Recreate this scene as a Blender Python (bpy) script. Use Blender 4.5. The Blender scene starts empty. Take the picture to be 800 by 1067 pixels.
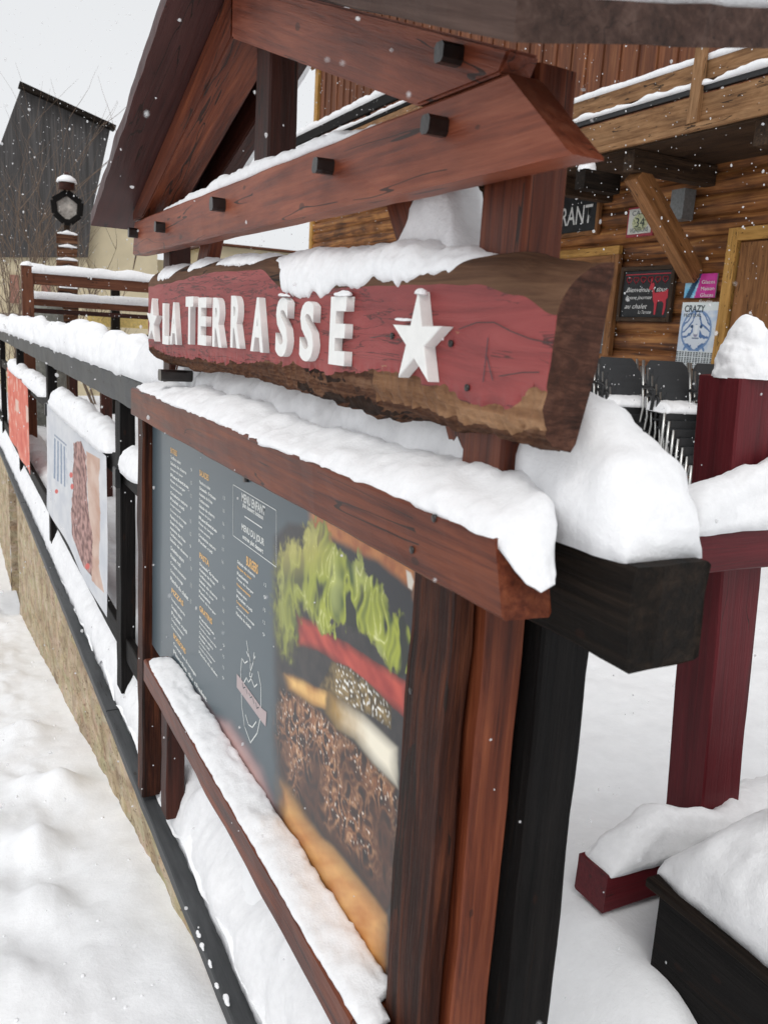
import bpy, bmesh, math, random
from mathutils import Vector, Matrix, noise, geometry
random.seed(7)
S = bpy.context.scene
COL = S.collection
R = math.radians

# ---------------------------------------------------------------- camera
PPX, PPY, FOC = 400.0, 533.5, 880.0
F = Vector((-460, 322-533.5, FOC)).normalized()
dn = Vector((-250, 4215, FOC)); dn = (dn-F*dn.dot(F)).normalized()
U = -dn; RT = F.cross(dn)
if RT.x < 0: RT = -RT
def ray(px, py):
    d = Vector((px-PPX, py-PPY, FOC)); return Vector((RT.dot(d), F.dot(d), U.dot(d)))
def onx(px, py, x): r = ray(px, py); return r*(x/r.x)
def ony(px, py, y): r = ray(px, py); return r*(y/r.y)
def proj(p):
    c = RT*p[0]+F*p[1]+U*p[2]; return PPX+FOC*c.x/c.z, PPY+FOC*c.y/c.z
cam = bpy.data.cameras.new('camera'); co = bpy.data.objects.new('camera', cam); COL.objects.link(co)
cam.sensor_fit = 'VERTICAL'; cam.sensor_height = 34.6; cam.lens = 34.6*FOC/1067
cam.clip_start = .02; cam.clip_end = 2000
# camera axes in world coordinates (rows of RT,F,U give the world components)
cx = Vector((RT.x, F.x, U.x)); cy = Vector((RT.y, F.y, U.y)); cz = Vector((RT.z, F.z, U.z))
m = Matrix((cx, -cy, -cz)).transposed().to_4x4()
co.matrix_world = m
cam.dof.use_dof = True; cam.dof.focus_distance = 2.2; cam.dof.aperture_fstop = 9.0
S.camera = co
S.view_settings.view_transform = 'Standard'; S.view_settings.look = 'None'; S.view_settings.exposure = 0

# ---------------------------------------------------------------- world
w = bpy.data.worlds.new('World'); S.world = w; w.use_nodes = True
nt = w.node_tree; nt.nodes.clear()
out = nt.nodes.new('ShaderNodeOutputWorld'); add = nt.nodes.new('ShaderNodeAddShader')
sk = nt.nodes.new('ShaderNodeTexSky'); sk.sky_type = 'NISHITA'; sk.sun_disc = False
SE, SR = R(52), R(-140)
sk.sun_elevation = SE; sk.sun_rotation = SR; sk.dust_density = 4; sk.air_density = .6
hs = nt.nodes.new('ShaderNodeHueSaturation'); hs.inputs['Saturation'].default_value = .15
b1 = nt.nodes.new('ShaderNodeBackground'); b1.inputs[1].default_value = .05
b2 = nt.nodes.new('ShaderNodeBackground'); b2.inputs[1].default_value = 1.0
tc = nt.nodes.new('ShaderNodeTexCoord'); nz = nt.nodes.new('ShaderNodeTexNoise'); nz.inputs['Scale'].default_value = 1.5
cr = nt.nodes.new('ShaderNodeValToRGB'); cr.color_ramp.elements[0].color = (.62, .635, .65, 1); cr.color_ramp.elements[1].color = (.73, .74, .75, 1)
nt.links.new(tc.outputs['Generated'], nz.inputs['Vector']); nt.links.new(nz.outputs[0], cr.inputs[0]); nt.links.new(cr.outputs[0], b2.inputs[0])
nt.links.new(sk.outputs[0], hs.inputs['Color']); nt.links.new(hs.outputs[0], b1.inputs[0])
nt.links.new(b1.outputs[0], add.inputs[0]); nt.links.new(b2.outputs[0], add.inputs[1]); nt.links.new(add.outputs[0], out.inputs[0])
sl = bpy.data.lights.new('sun', 'SUN'); sl.energy = .75; sl.angle = R(28); sl.color = (1, .97, .93)
so = bpy.data.objects.new('sun', sl); COL.objects.link(so)
sd = Vector((math.sin(SR)*math.cos(SE), math.cos(SR)*math.cos(SE), math.sin(SE)))
so.rotation_euler = sd.to_track_quat('Z', 'Y').to_euler()

# ---------------------------------------------------------------- materials
def newmat(name):
    mt = bpy.data.materials.new(name); mt.use_nodes = True
    n = mt.node_tree; return mt, n, n.nodes['Principled BSDF']
def ramp(n, stops):
    r = n.nodes.new('ShaderNodeValToRGB'); e = r.color_ramp.elements
    e[0].position, e[0].color = stops[0][0], (*stops[0][1], 1); e[1].position, e[1].color = stops[-1][0], (*stops[-1][1], 1)
    for p, c in stops[1:-1]:
        q = e.new(p); q.color = (*c, 1)
    return r
def mapping(n, scale, rnd=True):
    t = n.nodes.new('ShaderNodeTexCoord'); mp = n.nodes.new('ShaderNodeMapping'); mp.inputs['Scale'].default_value = scale
    n.links.new(t.outputs['Object'], mp.inputs['Vector'])
    if rnd:
        oi = n.nodes.new('ShaderNodeObjectInfo'); mu = n.nodes.new('ShaderNodeMath'); mu.operation = 'MULTIPLY'; mu.inputs[1].default_value = 37
        n.links.new(oi.outputs['Random'], mu.inputs[0]); n.links.new(mu.outputs[0], mp.inputs['Location'])
    return mp
def tex(n, mp, scale=1, detail=6, rough=.6, dist=0):
    t = n.nodes.new('ShaderNodeTexNoise'); t.inputs['Scale'].default_value = scale; t.inputs['Detail'].default_value = detail
    t.inputs['Roughness'].default_value = rough; t.inputs['Distortion'].default_value = dist
    n.links.new(mp.outputs[0], t.inputs['Vector']); return t
def mix(n, a, b, fac, mode='MIX'):
    x = n.nodes.new('ShaderNodeMix'); x.data_type = 'RGBA'; x.blend_type = mode
    for sock, v in ((x.inputs[0], fac), (x.inputs[6], a), (x.inputs[7], b)):
        if hasattr(v, 'links') or hasattr(v, 'is_output'): n.links.new(v, sock)
        elif isinstance(v, (int, float)): sock.default_value = v
        else: sock.default_value = (*v, 1)
    return x.outputs[2]
def mth(n, op, a, b=None):
    x = n.nodes.new('ShaderNodeMath'); x.operation = op
    for i, v in enumerate((a, b)):
        if v is None: continue
        if isinstance(v, (int, float)): x.inputs[i].default_value = v
        else: n.links.new(v, x.inputs[i])
    return x.outputs[0]
def wood(name, dark, mid, light, rough=.45, crack=1.0, grain=1.0, bump=.5, blot=(.5, .5, .5), blotf=.5, spec=.22):
    """grain runs along the object's local X"""
    mt, n, p = newmat(name)
    g0 = tex(n, mapping(n, (1.4, 22*grain, 22*grain)), 1, 8, .7, .8); g1 = tex(n, mapping(n, (3, 95*grain, 95*grain)), 1, 5, .65, .3)
    gm = mth(n, 'ADD', mth(n, 'MULTIPLY', g0.outputs[0], .58), mth(n, 'MULTIPLY', g1.outputs[0], .42))
    r = ramp(n, [(.36, dark), (.49, mid), (.64, light)]); n.links.new(gm, r.inputs[0])
    bl = tex(n, mapping(n, (3, 7, 7)), 1, 4, .6); br = ramp(n, [(.38, (0, 0, 0)), (.66, (1, 1, 1))]); n.links.new(bl.outputs[0], br.inputs[0])
    c = mix(n, r.outputs[0], blot, mth(n, 'MULTIPLY', br.outputs[0], blotf), 'MULTIPLY')
    ck = tex(n, mapping(n, (1.1, 17, 17)), 1, 3, .5, .3)
    d = mth(n, 'ABSOLUTE', mth(n, 'SUBTRACT', ck.outputs[0], .5))
    crk = mth(n, 'LESS_THAN', d, .0065*crack)
    gate = tex(n, mapping(n, (2.2, 5, 5)), 1, 2); gt = mth(n, 'GREATER_THAN', gate.outputs[0], .53)
    crk = mth(n, 'MULTIPLY', crk, gt)
    c = mix(n, c, (.012, .007, .005), mth(n, 'MULTIPLY', crk, .85))
    vo = n.nodes.new('ShaderNodeTexVoronoi'); vo.inputs['Scale'].default_value = 1
    n.links.new(mapping(n, (7, 14, 14)).outputs[0], vo.inputs['Vector'])
    vo.inputs['Randomness'].default_value = 1; kn = mth(n, 'LESS_THAN', mth(n, 'ADD', vo.outputs['Distance'], mth(n, 'MULTIPLY', g0.outputs[0], .12)), .145)
    c = mix(n, c, (.02, .009, .006), mth(n, 'MULTIPLY', kn, .6))
    n.links.new(c, p.inputs['Base Color'])
    fine = tex(n, mapping(n, (10, 190, 190)), 1, 4, .7)
    rr = n.nodes.new('ShaderNodeMapRange'); rr.inputs[3].default_value = rough-.12; rr.inputs[4].default_value = rough+.22
    n.links.new(gm, rr.inputs[0]); n.links.new(rr.outputs[0], p.inputs['Roughness'])
    h = mth(n, 'ADD', mth(n, 'MULTIPLY', fine.outputs[0], .35), mth(n, 'MULTIPLY', gm, 1.6))
    h = mth(n, 'SUBTRACT', h, mth(n, 'MULTIPLY', crk, 1.2))
    b = n.nodes.new('ShaderNodeBump'); b.inputs['Strength'].default_value = bump; b.inputs['Distance'].default_value = .004
    n.links.new(h, b.inputs['Height']); n.links.new(b.outputs[0], p.inputs['Normal'])
    p.inputs['Specular IOR Level'].default_value = spec
    return mt
def plain(name, c, rough=.5, metal=0, var=.25, scale=30, bump=.15):
    mt, n, p = newmat(name)
    t = tex(n, mapping(n, (1, 1, 1)), scale, 5, .6)
    r = ramp(n, [(.3, tuple(v*(1-var) for v in c)), (.7, tuple(min(1, v*(1+var)) for v in c))]); n.links.new(t.outputs[0], r.inputs[0])
    n.links.new(r.outputs[0], p.inputs['Base Color']); p.inputs['Roughness'].default_value = rough; p.inputs['Metallic'].default_value = metal
    b = n.nodes.new('ShaderNodeBump'); b.inputs['Strength'].default_value = bump; b.inputs['Distance'].default_value = .003
    n.links.new(t.outputs[0], b.inputs['Height']); n.links.new(b.outputs[0], p.inputs['Normal'])
    return mt
def snowmat(name, c=(.885, .89, .905), s1=46, s2=260, bump=.6, dist=.004, sss=.0):
    mt, n, p = newmat(name)
    t = tex(n, mapping(n, (1, 1, 1), False), s1, 6, .65); t2 = tex(n, mapping(n, (1, 1, 1), False), s2, 3, .6)
    r = ramp(n, [(.25, tuple(v*.93 for v in c)), (.7, tuple(min(1, v*1.04) for v in c))]); n.links.new(t.outputs[0], r.inputs[0])
    n.links.new(r.outputs[0], p.inputs['Base Color']); p.inputs['Roughness'].default_value = .9
    p.inputs['Specular IOR Level'].default_value = .15
    h = mth(n, 'ADD', t.outputs[0], mth(n, 'MULTIPLY', t2.outputs[0], .35))
    b = n.nodes.new('ShaderNodeBump'); b.inputs['Strength'].default_value = bump; b.inputs['Distance'].default_value = dist
    n.links.new(h, b.inputs['Height']); n.links.new(b.outputs[0], p.inputs['Normal'])
    return mt
def vcol(name, rough=.4, coat=0, bump=0):
    mt, n, p = newmat(name)
    a = n.nodes.new('ShaderNodeAttribute'); a.attribute_name = 'col'
    n.links.new(a.outputs['Color'], p.inputs['Base Color']); p.inputs['Roughness'].default_value = rough
    p.inputs['Coat Weight'].default_value = coat; p.inputs['Coat Roughness'].default_value = .10; p.inputs['Specular IOR Level'].default_value = .3
    return mt
M = {}
M['stain'] = wood('reddish wood stain', (.036, .008, .004), (.125, .029, .012), (.24, .068, .028), .36, 1, 1, .35, (.55, .5, .52), .6)
M['stainlight'] = wood('weathered pinkish stain', (.11, .026, .013), (.25, .066, .033), (.38, .13, .072), .36, .9, .8, .5, (.45, .33, .27), .8)
M['staindark'] = wood('dark brown red stain', (.020, .006, .004), (.048, .013, .008), (.08, .022, .013), .42, 1.2, 1, .5)
M['oldpost'] = wood('rough old brown timber', (.006, .003, .002), (.045, .013, .007), (.15, .048, .022), .5, 2.8, 1.0, 1.3, (.30, .26, .25), .8, .14)
M['black'] = wood('black weathered timber', (.0025, .0022, .002), (.006, .005, .0048), (.014, .012, .011), .55, 1.5, 1.4, .9, (.5, .5, .5), .5, .12)
M['blackend'] = wood('dark wet timber', (.003, .0024, .002), (.010, .007, .005), (.030, .020, .014), .6, 2.2, 1.2, 1.0, (.5, .5, .5), .5, .12)
M['deepred'] = wood('deep red painted timber', (.065, .005, .008), (.10, .009, .013), (.135, .015, .020), .4, .5, 1.2, .3, (.7, .7, .7), .5)
M['roofboard'] = wood('grey brown roof board', (.022, .011, .008), (.060, .031, .023), (.11, .066, .052), .6, .4, 1.2, .8)
M['soffit'] = wood('maroon soffit board', (.038, .012, .011), (.062, .020, .018), (.085, .03, .026), .4, .7, .7, .3)
M['chaletbeam'] = wood('chalet beam', (.10, .045, .018), (.25, .13, .058), (.38, .22, .11), .6, 1.5, .5, .5)
M['chaletdark'] = wood('dark chalet rail', (.02, .013, .01), (.055, .033, .02), (.11, .065, .038), .6, 1.2, .7, .5)
M['ochre'] = wood('ochre timber frame', (.40, .20, .05), (.56, .30, .08), (.66, .38, .12), .5, .7, .6, .3)
M['brace'] = wood('brown diagonal brace', (.12, .05, .018), (.27, .12, .045), (.42, .20, .08), .55, 1, .7, .4)
M['fencebrown'] = wood('brown fence timber', (.06, .022, .012), (.13, .045, .022), (.17, .065, .034), .5, 1, .7, .3)
M['bark'] = wood('bark edge', (.022, .010, .006), (.12, .052, .028), (.27, .15, .09), .85, 4, 1.6, 1.0, (.4, .35, .3), .8)
M['rawwood'] = wood('raw split wood', (.055, .026, .014), (.12, .060, .034), (.19, .105, .060), .7, 1.6, 1.2, .7, (.5, .45, .4), .6)
def endwood():
    mt, n, p = newmat('dark sawn end of the log')
    g = tex(n, mapping(n, (8, 14, 70)), 1, 8, .7, 1.5); a = tex(n, mapping(n, (30, 30, 30)), 1, 6, .7)
    v = mth(n, 'ADD', mth(n, 'MULTIPLY', g.outputs[0], .6), mth(n, 'MULTIPLY', a.outputs[0], .4))
    r = ramp(n, [(.36, (.014, .006, .004)), (.5, (.060, .024, .015)), (.66, (.15, .066, .042))]); n.links.new(v, r.inputs[0]); n.links.new(r.outputs[0], p.inputs['Base Color'])
    p.inputs['Roughness'].default_value = .75; p.inputs['Specular IOR Level'].default_value = .2
    b = n.nodes.new('ShaderNodeBump'); b.inputs['Strength'].default_value = .9; b.inputs['Distance'].default_value = .005; n.links.new(v, b.inputs['Height']); n.links.new(b.outputs[0], p.inputs['Normal'])
    return mt
M['endwood'] = endwood()
M['tanwood'] = wood('split tan wood', (.07, .03, .016), (.22, .11, .055), (.38, .22, .12), .7, 1.2, .8, .9)
M['snow'] = snowmat('fresh snow')
M['groundsnow'] = snowmat('ground snow', (.92, .93, .945), 9, 70, .4, .012)
M['white'] = plain('white painted wood', (.82, .82, .80), .5, 0, .05, 40, .25)
M['metal'] = plain('aluminium', (.62, .62, .60), .3, .9, .1)
M['blackmetal'] = plain('black coated metal', (.012, .012, .013), .45, .0, .3)
M['mesh'] = plain('charcoal mesh fabric', (.035, .037, .040), .8, 0, .3, 200, .6)
M['peg'] = plain('black wet peg', (.014, .010, .009), .3, 0, .5, 60, .4)
M['cream'] = plain('cream render', (.60, .52, .36), .9, 0, .08, 2, .2)
M['cap'] = wood('grey black coping', (.035, .037, .039), (.058, .061, .064), (.085, .088, .092), .45, .4, .6, .3)
M['yellow'] = plain('yellow panel', (.62, .46, .16), .7)
M['grey'] = plain('grey metal housing', (.22, .23, .23), .5, .3)
M['print'] = vcol('printed panel', .4, .22)
M['matteprint'] = vcol('printed vinyl', .55, .0)
M['ink_white'] = plain('white lettering', (.80, .80, .78), .5, 0, .02)
M['ink_menu'] = plain('menu lettering', (.70, .72, .70), .5, 0, .02)
M['ink_ochre'] = plain('ochre lettering', (.80, .48, .18), .5, 0, .02)
M['ink_red'] = plain('red chalk', (.50, .03, .05), .7, 0, .1)
M['ink_dark'] = plain('dark lettering', (.02, .04, .05), .6, 0, .1)
M['slate'] = plain('blackboard slate', (.018, .020, .022), .7, 0, .4, 10)
M['ribbon'] = plain('pink grey ribbon', (.45, .36, .36), .5, 0, .05)

# red painted face with raw streaks and cracks
def signpaint():
    mt, n, p = newmat('faded red paint on log')
    g = tex(n, mapping(n, (2.5, 5, 22)), 1, 8, .65, 1.2)
    r = ramp(n, [(.30, (.17, .022, .022)), (.5, (.275, .042, .040)), (.75, (.33, .070, .064))]); n.links.new(g.outputs[0], r.inputs[0])
    ck = tex(n, mapping(n, (5, 5, 60)), 1, 4, .6, 1.0)
    d = mth(n, 'LESS_THAN', mth(n, 'ABSOLUTE', mth(n, 'SUBTRACT', ck.outputs[0], .5)), .015)
    gate = tex(n, mapping(n, (3, 3, 9)), 1, 3); d = mth(n, 'MULTIPLY', d, mth(n, 'GREATER_THAN', gate.outputs[0], .46))
    c = mix(n, r.outputs[0], (.05, .012, .010), mth(n, 'MULTIPLY', d, .8))
    # worn patches showing yellowish wood
    wn = tex(n, mapping(n, (8, 8, 40)), 1, 5, .7, .5); wr = mth(n, 'GREATER_THAN', wn.outputs[0], .70)
    c = mix(n, c, (.38, .22, .11), mth(n, 'MULTIPLY', wr, .6))
    n.links.new(c, p.inputs['Base Color']); p.inputs['Roughness'].default_value = .55
    b = n.nodes.new('ShaderNodeBump'); b.inputs['Strength'].default_value = .9; b.inputs['Distance'].default_value = .006
    n.links.new(mth(n, 'SUBTRACT', g.outputs[0], d), b.inputs['Height']); n.links.new(b.outputs[0], p.inputs['Normal'])
    return mt
M['signred'] = signpaint()
def stone():
    mt, n, p = newmat('beige rough stone wall')
    v = n.nodes.new('ShaderNodeTexVoronoi'); v.feature = 'F1'; v.inputs['Scale'].default_value = 9
    wv = tex(n, mapping(n, (1, .5, 1)), 8, 6, .7, .5)
    mp = mapping(n, (1, 1, 2.2)); n.links.new(mp.outputs[0], v.inputs['Vector'])
    r = ramp(n, [(.28, (.20, .13, .075)), (.42, (.42, .32, .20)), (.55, (.56, .45, .30)), (.72, (.70, .60, .45))]); n.links.new(wv.outputs[0], r.inputs[0])
    cc = mix(n, r.outputs[0], v.outputs['Color'], .12, 'MULTIPLY')
    fl = tex(n, mapping(n, (1, .45, 1.3)), 26, 4, .6, 1.5); f = mth(n, 'GREATER_THAN', fl.outputs[0], .61)
    cc = mix(n, cc, (.14, .075, .035), mth(n, 'MULTIPLY', f, .7))
    n.links.new(cc, p.inputs['Base Color']); p.inputs['Roughness'].default_value = .9
    b = n.nodes.new('ShaderNodeBump'); b.inputs['Strength'].default_value = 1; b.inputs['Distance'].default_value = .02
    n.links.new(mth(n, 'ADD', wv.outputs[0], fl.outputs[0]), b.inputs['Height']); n.links.new(b.outputs[0], p.inputs['Normal'])
    return mt
M['stone'] = stone()
def logs():
    mt, n, p = newmat('orange brown log wall')
    t = n.nodes.new('ShaderNodeTexCoord'); sx = n.nodes.new('ShaderNodeSeparateXYZ'); n.links.new(t.outputs['Object'], sx.inputs[0])
    k = mth(n, 'FLOOR', mth(n, 'DIVIDE', sx.outputs['Z'], .2)); wn = n.nodes.new('ShaderNodeTexWhiteNoise'); wn.noise_dimensions = '1D'; n.links.new(k, wn.inputs['W'])
    g = tex(n, mapping(n, (8, .9, 20), False), 1, 8, .65, .8)
    r = ramp(n, [(.34, (.070, .022, .007)), (.5, (.37, .14, .036)), (.68, (.66, .32, .10))]); n.links.new(g.outputs[0], r.inputs[0])
    c = mix(n, r.outputs[0], ramp_out(n, wn.outputs[0]), .8, 'MULTIPLY')
    bl = tex(n, mapping(n, (1, .8, 1.5), False), 2, 3); br = ramp(n, [(.45, (1, 1, 1)), (.65, (.30, .24, .20))]); n.links.new(bl.outputs[0], br.inputs[0])
    c = mix(n, c, br.outputs[0], .8, 'MULTIPLY')
    n.links.new(c, p.inputs['Base Color']); p.inputs['Roughness'].default_value = .65
    b = n.nodes.new('ShaderNodeBump'); b.inputs['Strength'].default_value = .6; b.inputs['Distance'].default_value = .01
    n.links.new(g.outputs[0], b.inputs['Height']); n.links.new(b.outputs[0], p.inputs['Normal'])
    return mt
def ramp_out(n, s):
    r = ramp(n, [(0, (.55, .5, .45)), (1, (1, 1, 1))]); n.links.new(s, r.inputs[0]); return r.outputs[0]
M['logs'] = logs()
def planks():
    mt, n, p = newmat('red brown vertical cladding')
    t = n.nodes.new('ShaderNodeTexCoord'); sx = n.nodes.new('ShaderNodeSeparateXYZ'); n.links.new(t.outputs['Object'], sx.inputs[0])
    k = mth(n, 'FLOOR', mth(n, 'DIVIDE', sx.outputs['Y'], .15)); wn = n.nodes.new('ShaderNodeTexWhiteNoise'); wn.noise_dimensions = '1D'; n.links.new(k, wn.inputs['W'])
    g = tex(n, mapping(n, (8, 20, 1.3), False), 1, 8, .65, .6)
    r = ramp(n, [(.3, (.10, .026, .010)), (.5, (.23, .075, .028)), (.72, (.36, .15, .06))]); n.links.new(g.outputs[0], r.inputs[0])
    c = mix(n, r.outputs[0], ramp_out(n, wn.outputs[0]), .9, 'MULTIPLY')
    n.links.new(c, p.inputs['Base Color']); p.inputs['Roughness'].default_value = .7
    return mt
M['planks'] = planks()
def darkgable():
    mt, n, p = newmat('dark weathered cladding')
    g = tex(n, mapping(n, (14, 14, .6), False), 1, 8, .7, .2)
    r = ramp(n, [(.3, (.025, .023, .023)), (.5, (.055, .052, .052)), (.75, (.12, .115, .115))]); n.links.new(g.outputs[0], r.inputs[0])
    n.links.new(r.outputs[0], p.inputs['Base Color']); p.inputs['Roughness'].default_value = .8
    return mt
M['darkgable'] = darkgable()

# ---------------------------------------------------------------- object helpers
def link(o, parent=None, label=None, cat=None, group=None, kind=None):
    COL.objects.link(o)
    if parent:
        o.parent = parent
        o.matrix_parent_inverse = Matrix.Translation(parent.location).inverted()
    if label: o['label'] = label
    if cat: o['category'] = cat
    if group: o['group'] = group
    if kind: o['kind'] = kind
    return o
def empty(name, loc, label, cat, group=None):
    o = bpy.data.objects.new(name, None); o.empty_display_size = .1; o.location = loc
    return link(o, None, label, cat, group)
def smooth(me, on=True):
    for p in me.polygons: p.use_smooth = on
def meshobj(name, verts, faces, mat, parent=None, sm=False, **k):
    me = bpy.data.meshes.new(name); me.from_pydata([tuple(v) for v in verts], [], faces); me.update()
    if mat: me.materials.append(mat)
    if sm: smooth(me)
    return link(bpy.data.objects.new(name, me), parent, **k)
def beam_geo(L, W, H, cutA=0, cutB=0, wob=.0012, bev=.004, seg=None, seed=0, endwob=0):
    """box with length along X (0..L), width along Y, height along Z (centred); slanted ends"""
    n = seg or max(2, min(60, int(L/.05)))
    a, b = W/2, H/2; v = []
    prof = []
    def edge(p, q, k):
        for i in range(k): t = i/k; prof.append((p[0]+(q[0]-p[0])*t, p[1]+(q[1]-p[1])*t))
    e = min(bev, a*.4, b*.4)
    edge((-a+e, -b), (a-e, -b), 3); edge((a-e, -b), (a, -b+e), 1); edge((a, -b+e), (a, b-e), 3); edge((a, b-e), (a-e, b), 1)
    edge((a-e, b), (-a+e, b), 3); edge((-a+e, b), (-a, b-e), 1); edge((-a, b-e), (-a, -b+e), 3); edge((-a, -b+e), (-a+e, -b), 1)
    m_ = len(prof)
    for i in range(n+1):
        t = i/n
        for (y, z) in prof:
            x = t*L+(1-t)*cutA*z+t*cutB*z
            q = Vector((x*6+seed*13.7, y*9+seed, z*9))
            d = noise.noise_vector(q)*wob*1.6+noise.noise_vector(q*5)*wob*.5
            if i in (0, n): d = d+Vector((noise.noise(q*4)*endwob, 0, 0))
            v.append(Vector((x, y, z))+d)
    f = []
    for i in range(n):
        for j in range(m_):
            a0 = i*m_+j; a1 = i*m_+(j+1) % m_
            f.append((a0, a1, a1+m_, a0+m_))
    f.append(tuple(reversed(range(m_)))); f.append(tuple(range(n*m_, (n+1)*m_)))
    return v, f
SEED = [0]
def frame_mat(p0, p1, up):
    X = (p1-p0).normalized(); Z = (up-X*up.dot(X)).normalized(); Y = Z.cross(X)
    return Matrix.Translation(p0) @ Matrix((X, Y, Z)).transposed().to_4x4()
def beam(name, p0, p1, W, H, mat, parent=None, up=(0, 0, 1), **k):
    """centre line p0..p1, W across, H along up"""
    lab = {q: k.pop(q) for q in ('label', 'cat', 'group', 'kind') if q in k}
    SEED[0] += 1
    p0, p1, up = Vector(p0), Vector(p1), Vector(up)
    v, f = beam_geo((p1-p0).length, W, H, seed=SEED[0], **k)
    me = bpy.data.meshes.new(name); me.from_pydata([tuple(a) for a in v], [], f); me.update(); me.materials.append(mat)
    o = bpy.data.objects.new(name, me); mw = frame_mat(p0, p1, up)
    COL.objects.link(o)
    if parent:
        o.parent = parent; o.matrix_parent_inverse = Matrix.Translation(parent.location).inverted()
    o.matrix_basis = mw
    for q, c in (('label', 'label'), ('cat', 'category'), ('group', 'group'), ('kind', 'kind')):
        if q in lab: o[c] = lab[q]
    return o
def bxyz(name, x0, x1, y0, y1, z0, z1, mat, parent=None, axis='y', **k):
    cx_, cy_, cz_ = (x0+x1)/2, (y0+y1)/2, (z0+z1)/2
    if axis == 'y': return beam(name, (cx_, y0, cz_), (cx_, y1, cz_), x1-x0, z1-z0, mat, parent, **k)
    if axis == 'x': return beam(name, (x0, cy_, cz_), (x1, cy_, cz_), y1-y0, z1-z0, mat, parent, **k)
    return beam(name, (cx_, cy_, z0), (cx_, cy_, z1), x1-x0, y1-y0, mat, parent, up=(0, 1, 0), **k)
def lathe(name, c, prof, mat, parent=None, n=20, axis='z', **k):
    v = []; f = []
    for (r, h) in prof:
        for i in range(n):
            a = 2*math.pi*i/n
            p = (r*math.cos(a), r*math.sin(a), h)
            if axis == 'x': p = (h, r*math.cos(a), r*math.sin(a))
            v.append((c[0]+p[0], c[1]+p[1], c[2]+p[2]))
    for j in range(len(prof)-1):
        for i in range(n): f.append((j*n+i, j*n+(i+1) % n, (j+1)*n+(i+1) % n, (j+1)*n+i))
    f.append(tuple(reversed(range(n)))); f.append(tuple(range((len(prof)-1)*n, len(prof)*n)))
    return meshobj(name, v, f, mat, parent, True, **k)
def peg(parent, px, py, x, s=.013, ln=.028):
    p = onx(px, py, x); a = random.uniform(-.15, .15)
    return beam('peg', (x-ln, p.y, p.z), (x+.004, p.y, p.z), s*2, s*2, M['peg'], parent, up=(0, math.sin(a), math.cos(a)), wob=.0015, bev=.008, seg=3)
def prism(name, pts, x0, x1, mat, parent=None, **k):
    """polygon of (y,z) extruded between x0 (front) and x1"""
    n = len(pts); v = [(x0, a, b) for a, b in pts]+[(x1, a, b) for a, b in pts]
    tr = geometry.tessellate_polygon([[Vector((a, b, 0)) for a, b in pts]])
    f = [tuple(t) for t in tr]+[tuple(i+n for i in reversed(t)) for t in tr]
    f += [(i, (i+1) % n, (i+1) % n+n, i+n) for i in range(n)]
    o = meshobj(name, v, f, mat, parent, **k)
    bm = bmesh.new(); bm.from_mesh(o.data); bmesh.ops.recalc_face_normals(bm, faces=bm.faces); bm.to_mesh(o.data); bm.free()
    return o
# snow laid between a front edge line and a back edge line
def fbm(p, o=4):
    s = 0; a = 1; q = Vector(p)
    for _ in range(o): s += a*noise.noise(q); q = q*2.1; a *= .5
    return s
def snow(name, st, label, n_sub=None, m_=22, amp=.012, freq=14, power=.55, parent=None, mat=None, fine=.003, hvar=.2, hf=5, droop=.0, **k):
    """st: list of (front point, back point, height); a rounded loft over them"""
    st = [(Vector(a), Vector(b), h) for a, b, h in st]
    V = []; F_ = []
    cols = []
    for i in range(len(st)-1):
        a0, b0, h0 = st[i]; a1, b1, h1 = st[i+1]
        L = ((a1+b1)/2-(a0+b0)/2).length
        n = n_sub or max(2, int(L/.012)); n = min(n, 260)
        for j in range(n): 
            t = j/n; cols.append((a0.lerp(a1, t), b0.lerp(b1, t), h0+(h1-h0)*t))
    cols.append(st[-1])
    N = len(cols)
    for i, (a, b, h) in enumerate(cols):
        c = (a+b)/2; hh = h*(1+hvar*fbm(c*hf+Vector((3.1, 0, 7)), 3))
        for j in range(m_+1):
            th = math.pi*(1-j/m_)
            cs, sn = math.cos(th), math.sin(th)
            u = (math.copysign(abs(cs)**power, cs)+1)/2; z = sn**power
            p = a.lerp(b, u)+Vector((0, 0, hh*z))
            nrm_ = ((b-a).normalized()*cs*-1*-1+Vector((0, 0, sn)))
            d = fbm(p*freq, 3)*amp + noise.noise(p*45)*fine*1.3 + noise.noise(p*110)*fine*.8
            edge = .35+.65*min(1, sn*2.5)
            p = p+nrm_*d*edge
            if droop and j < m_*.3: p.z -= droop*max(0, fbm(c*hf*2+Vector((9, 9, 9)), 2))*(1-j/(m_*.3))
            V.append(p)
    w_ = m_+1
    for i in range(N-1):
        for j in range(m_): F_.append((i*w_+j, i*w_+j+1, (i+1)*w_+j+1, (i+1)*w_+j))
        F_.append((i*w_+m_, i*w_, (i+1)*w_, (i+1)*w_+m_))
    F_.append(tuple(range(w_))); F_.append(tuple(reversed(range((N-1)*w_, N*w_))))
    o = meshobj(name, V, F_, mat or M['snow'], parent, True, label=None if parent else label, cat=None if parent else 'snow', **k)
    bm = bmesh.new(); bm.from_mesh(o.data); bmesh.ops.recalc_face_normals(bm, faces=bm.faces); bm.to_mesh(o.data); bm.free(); smooth(o.data)
    return o
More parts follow.
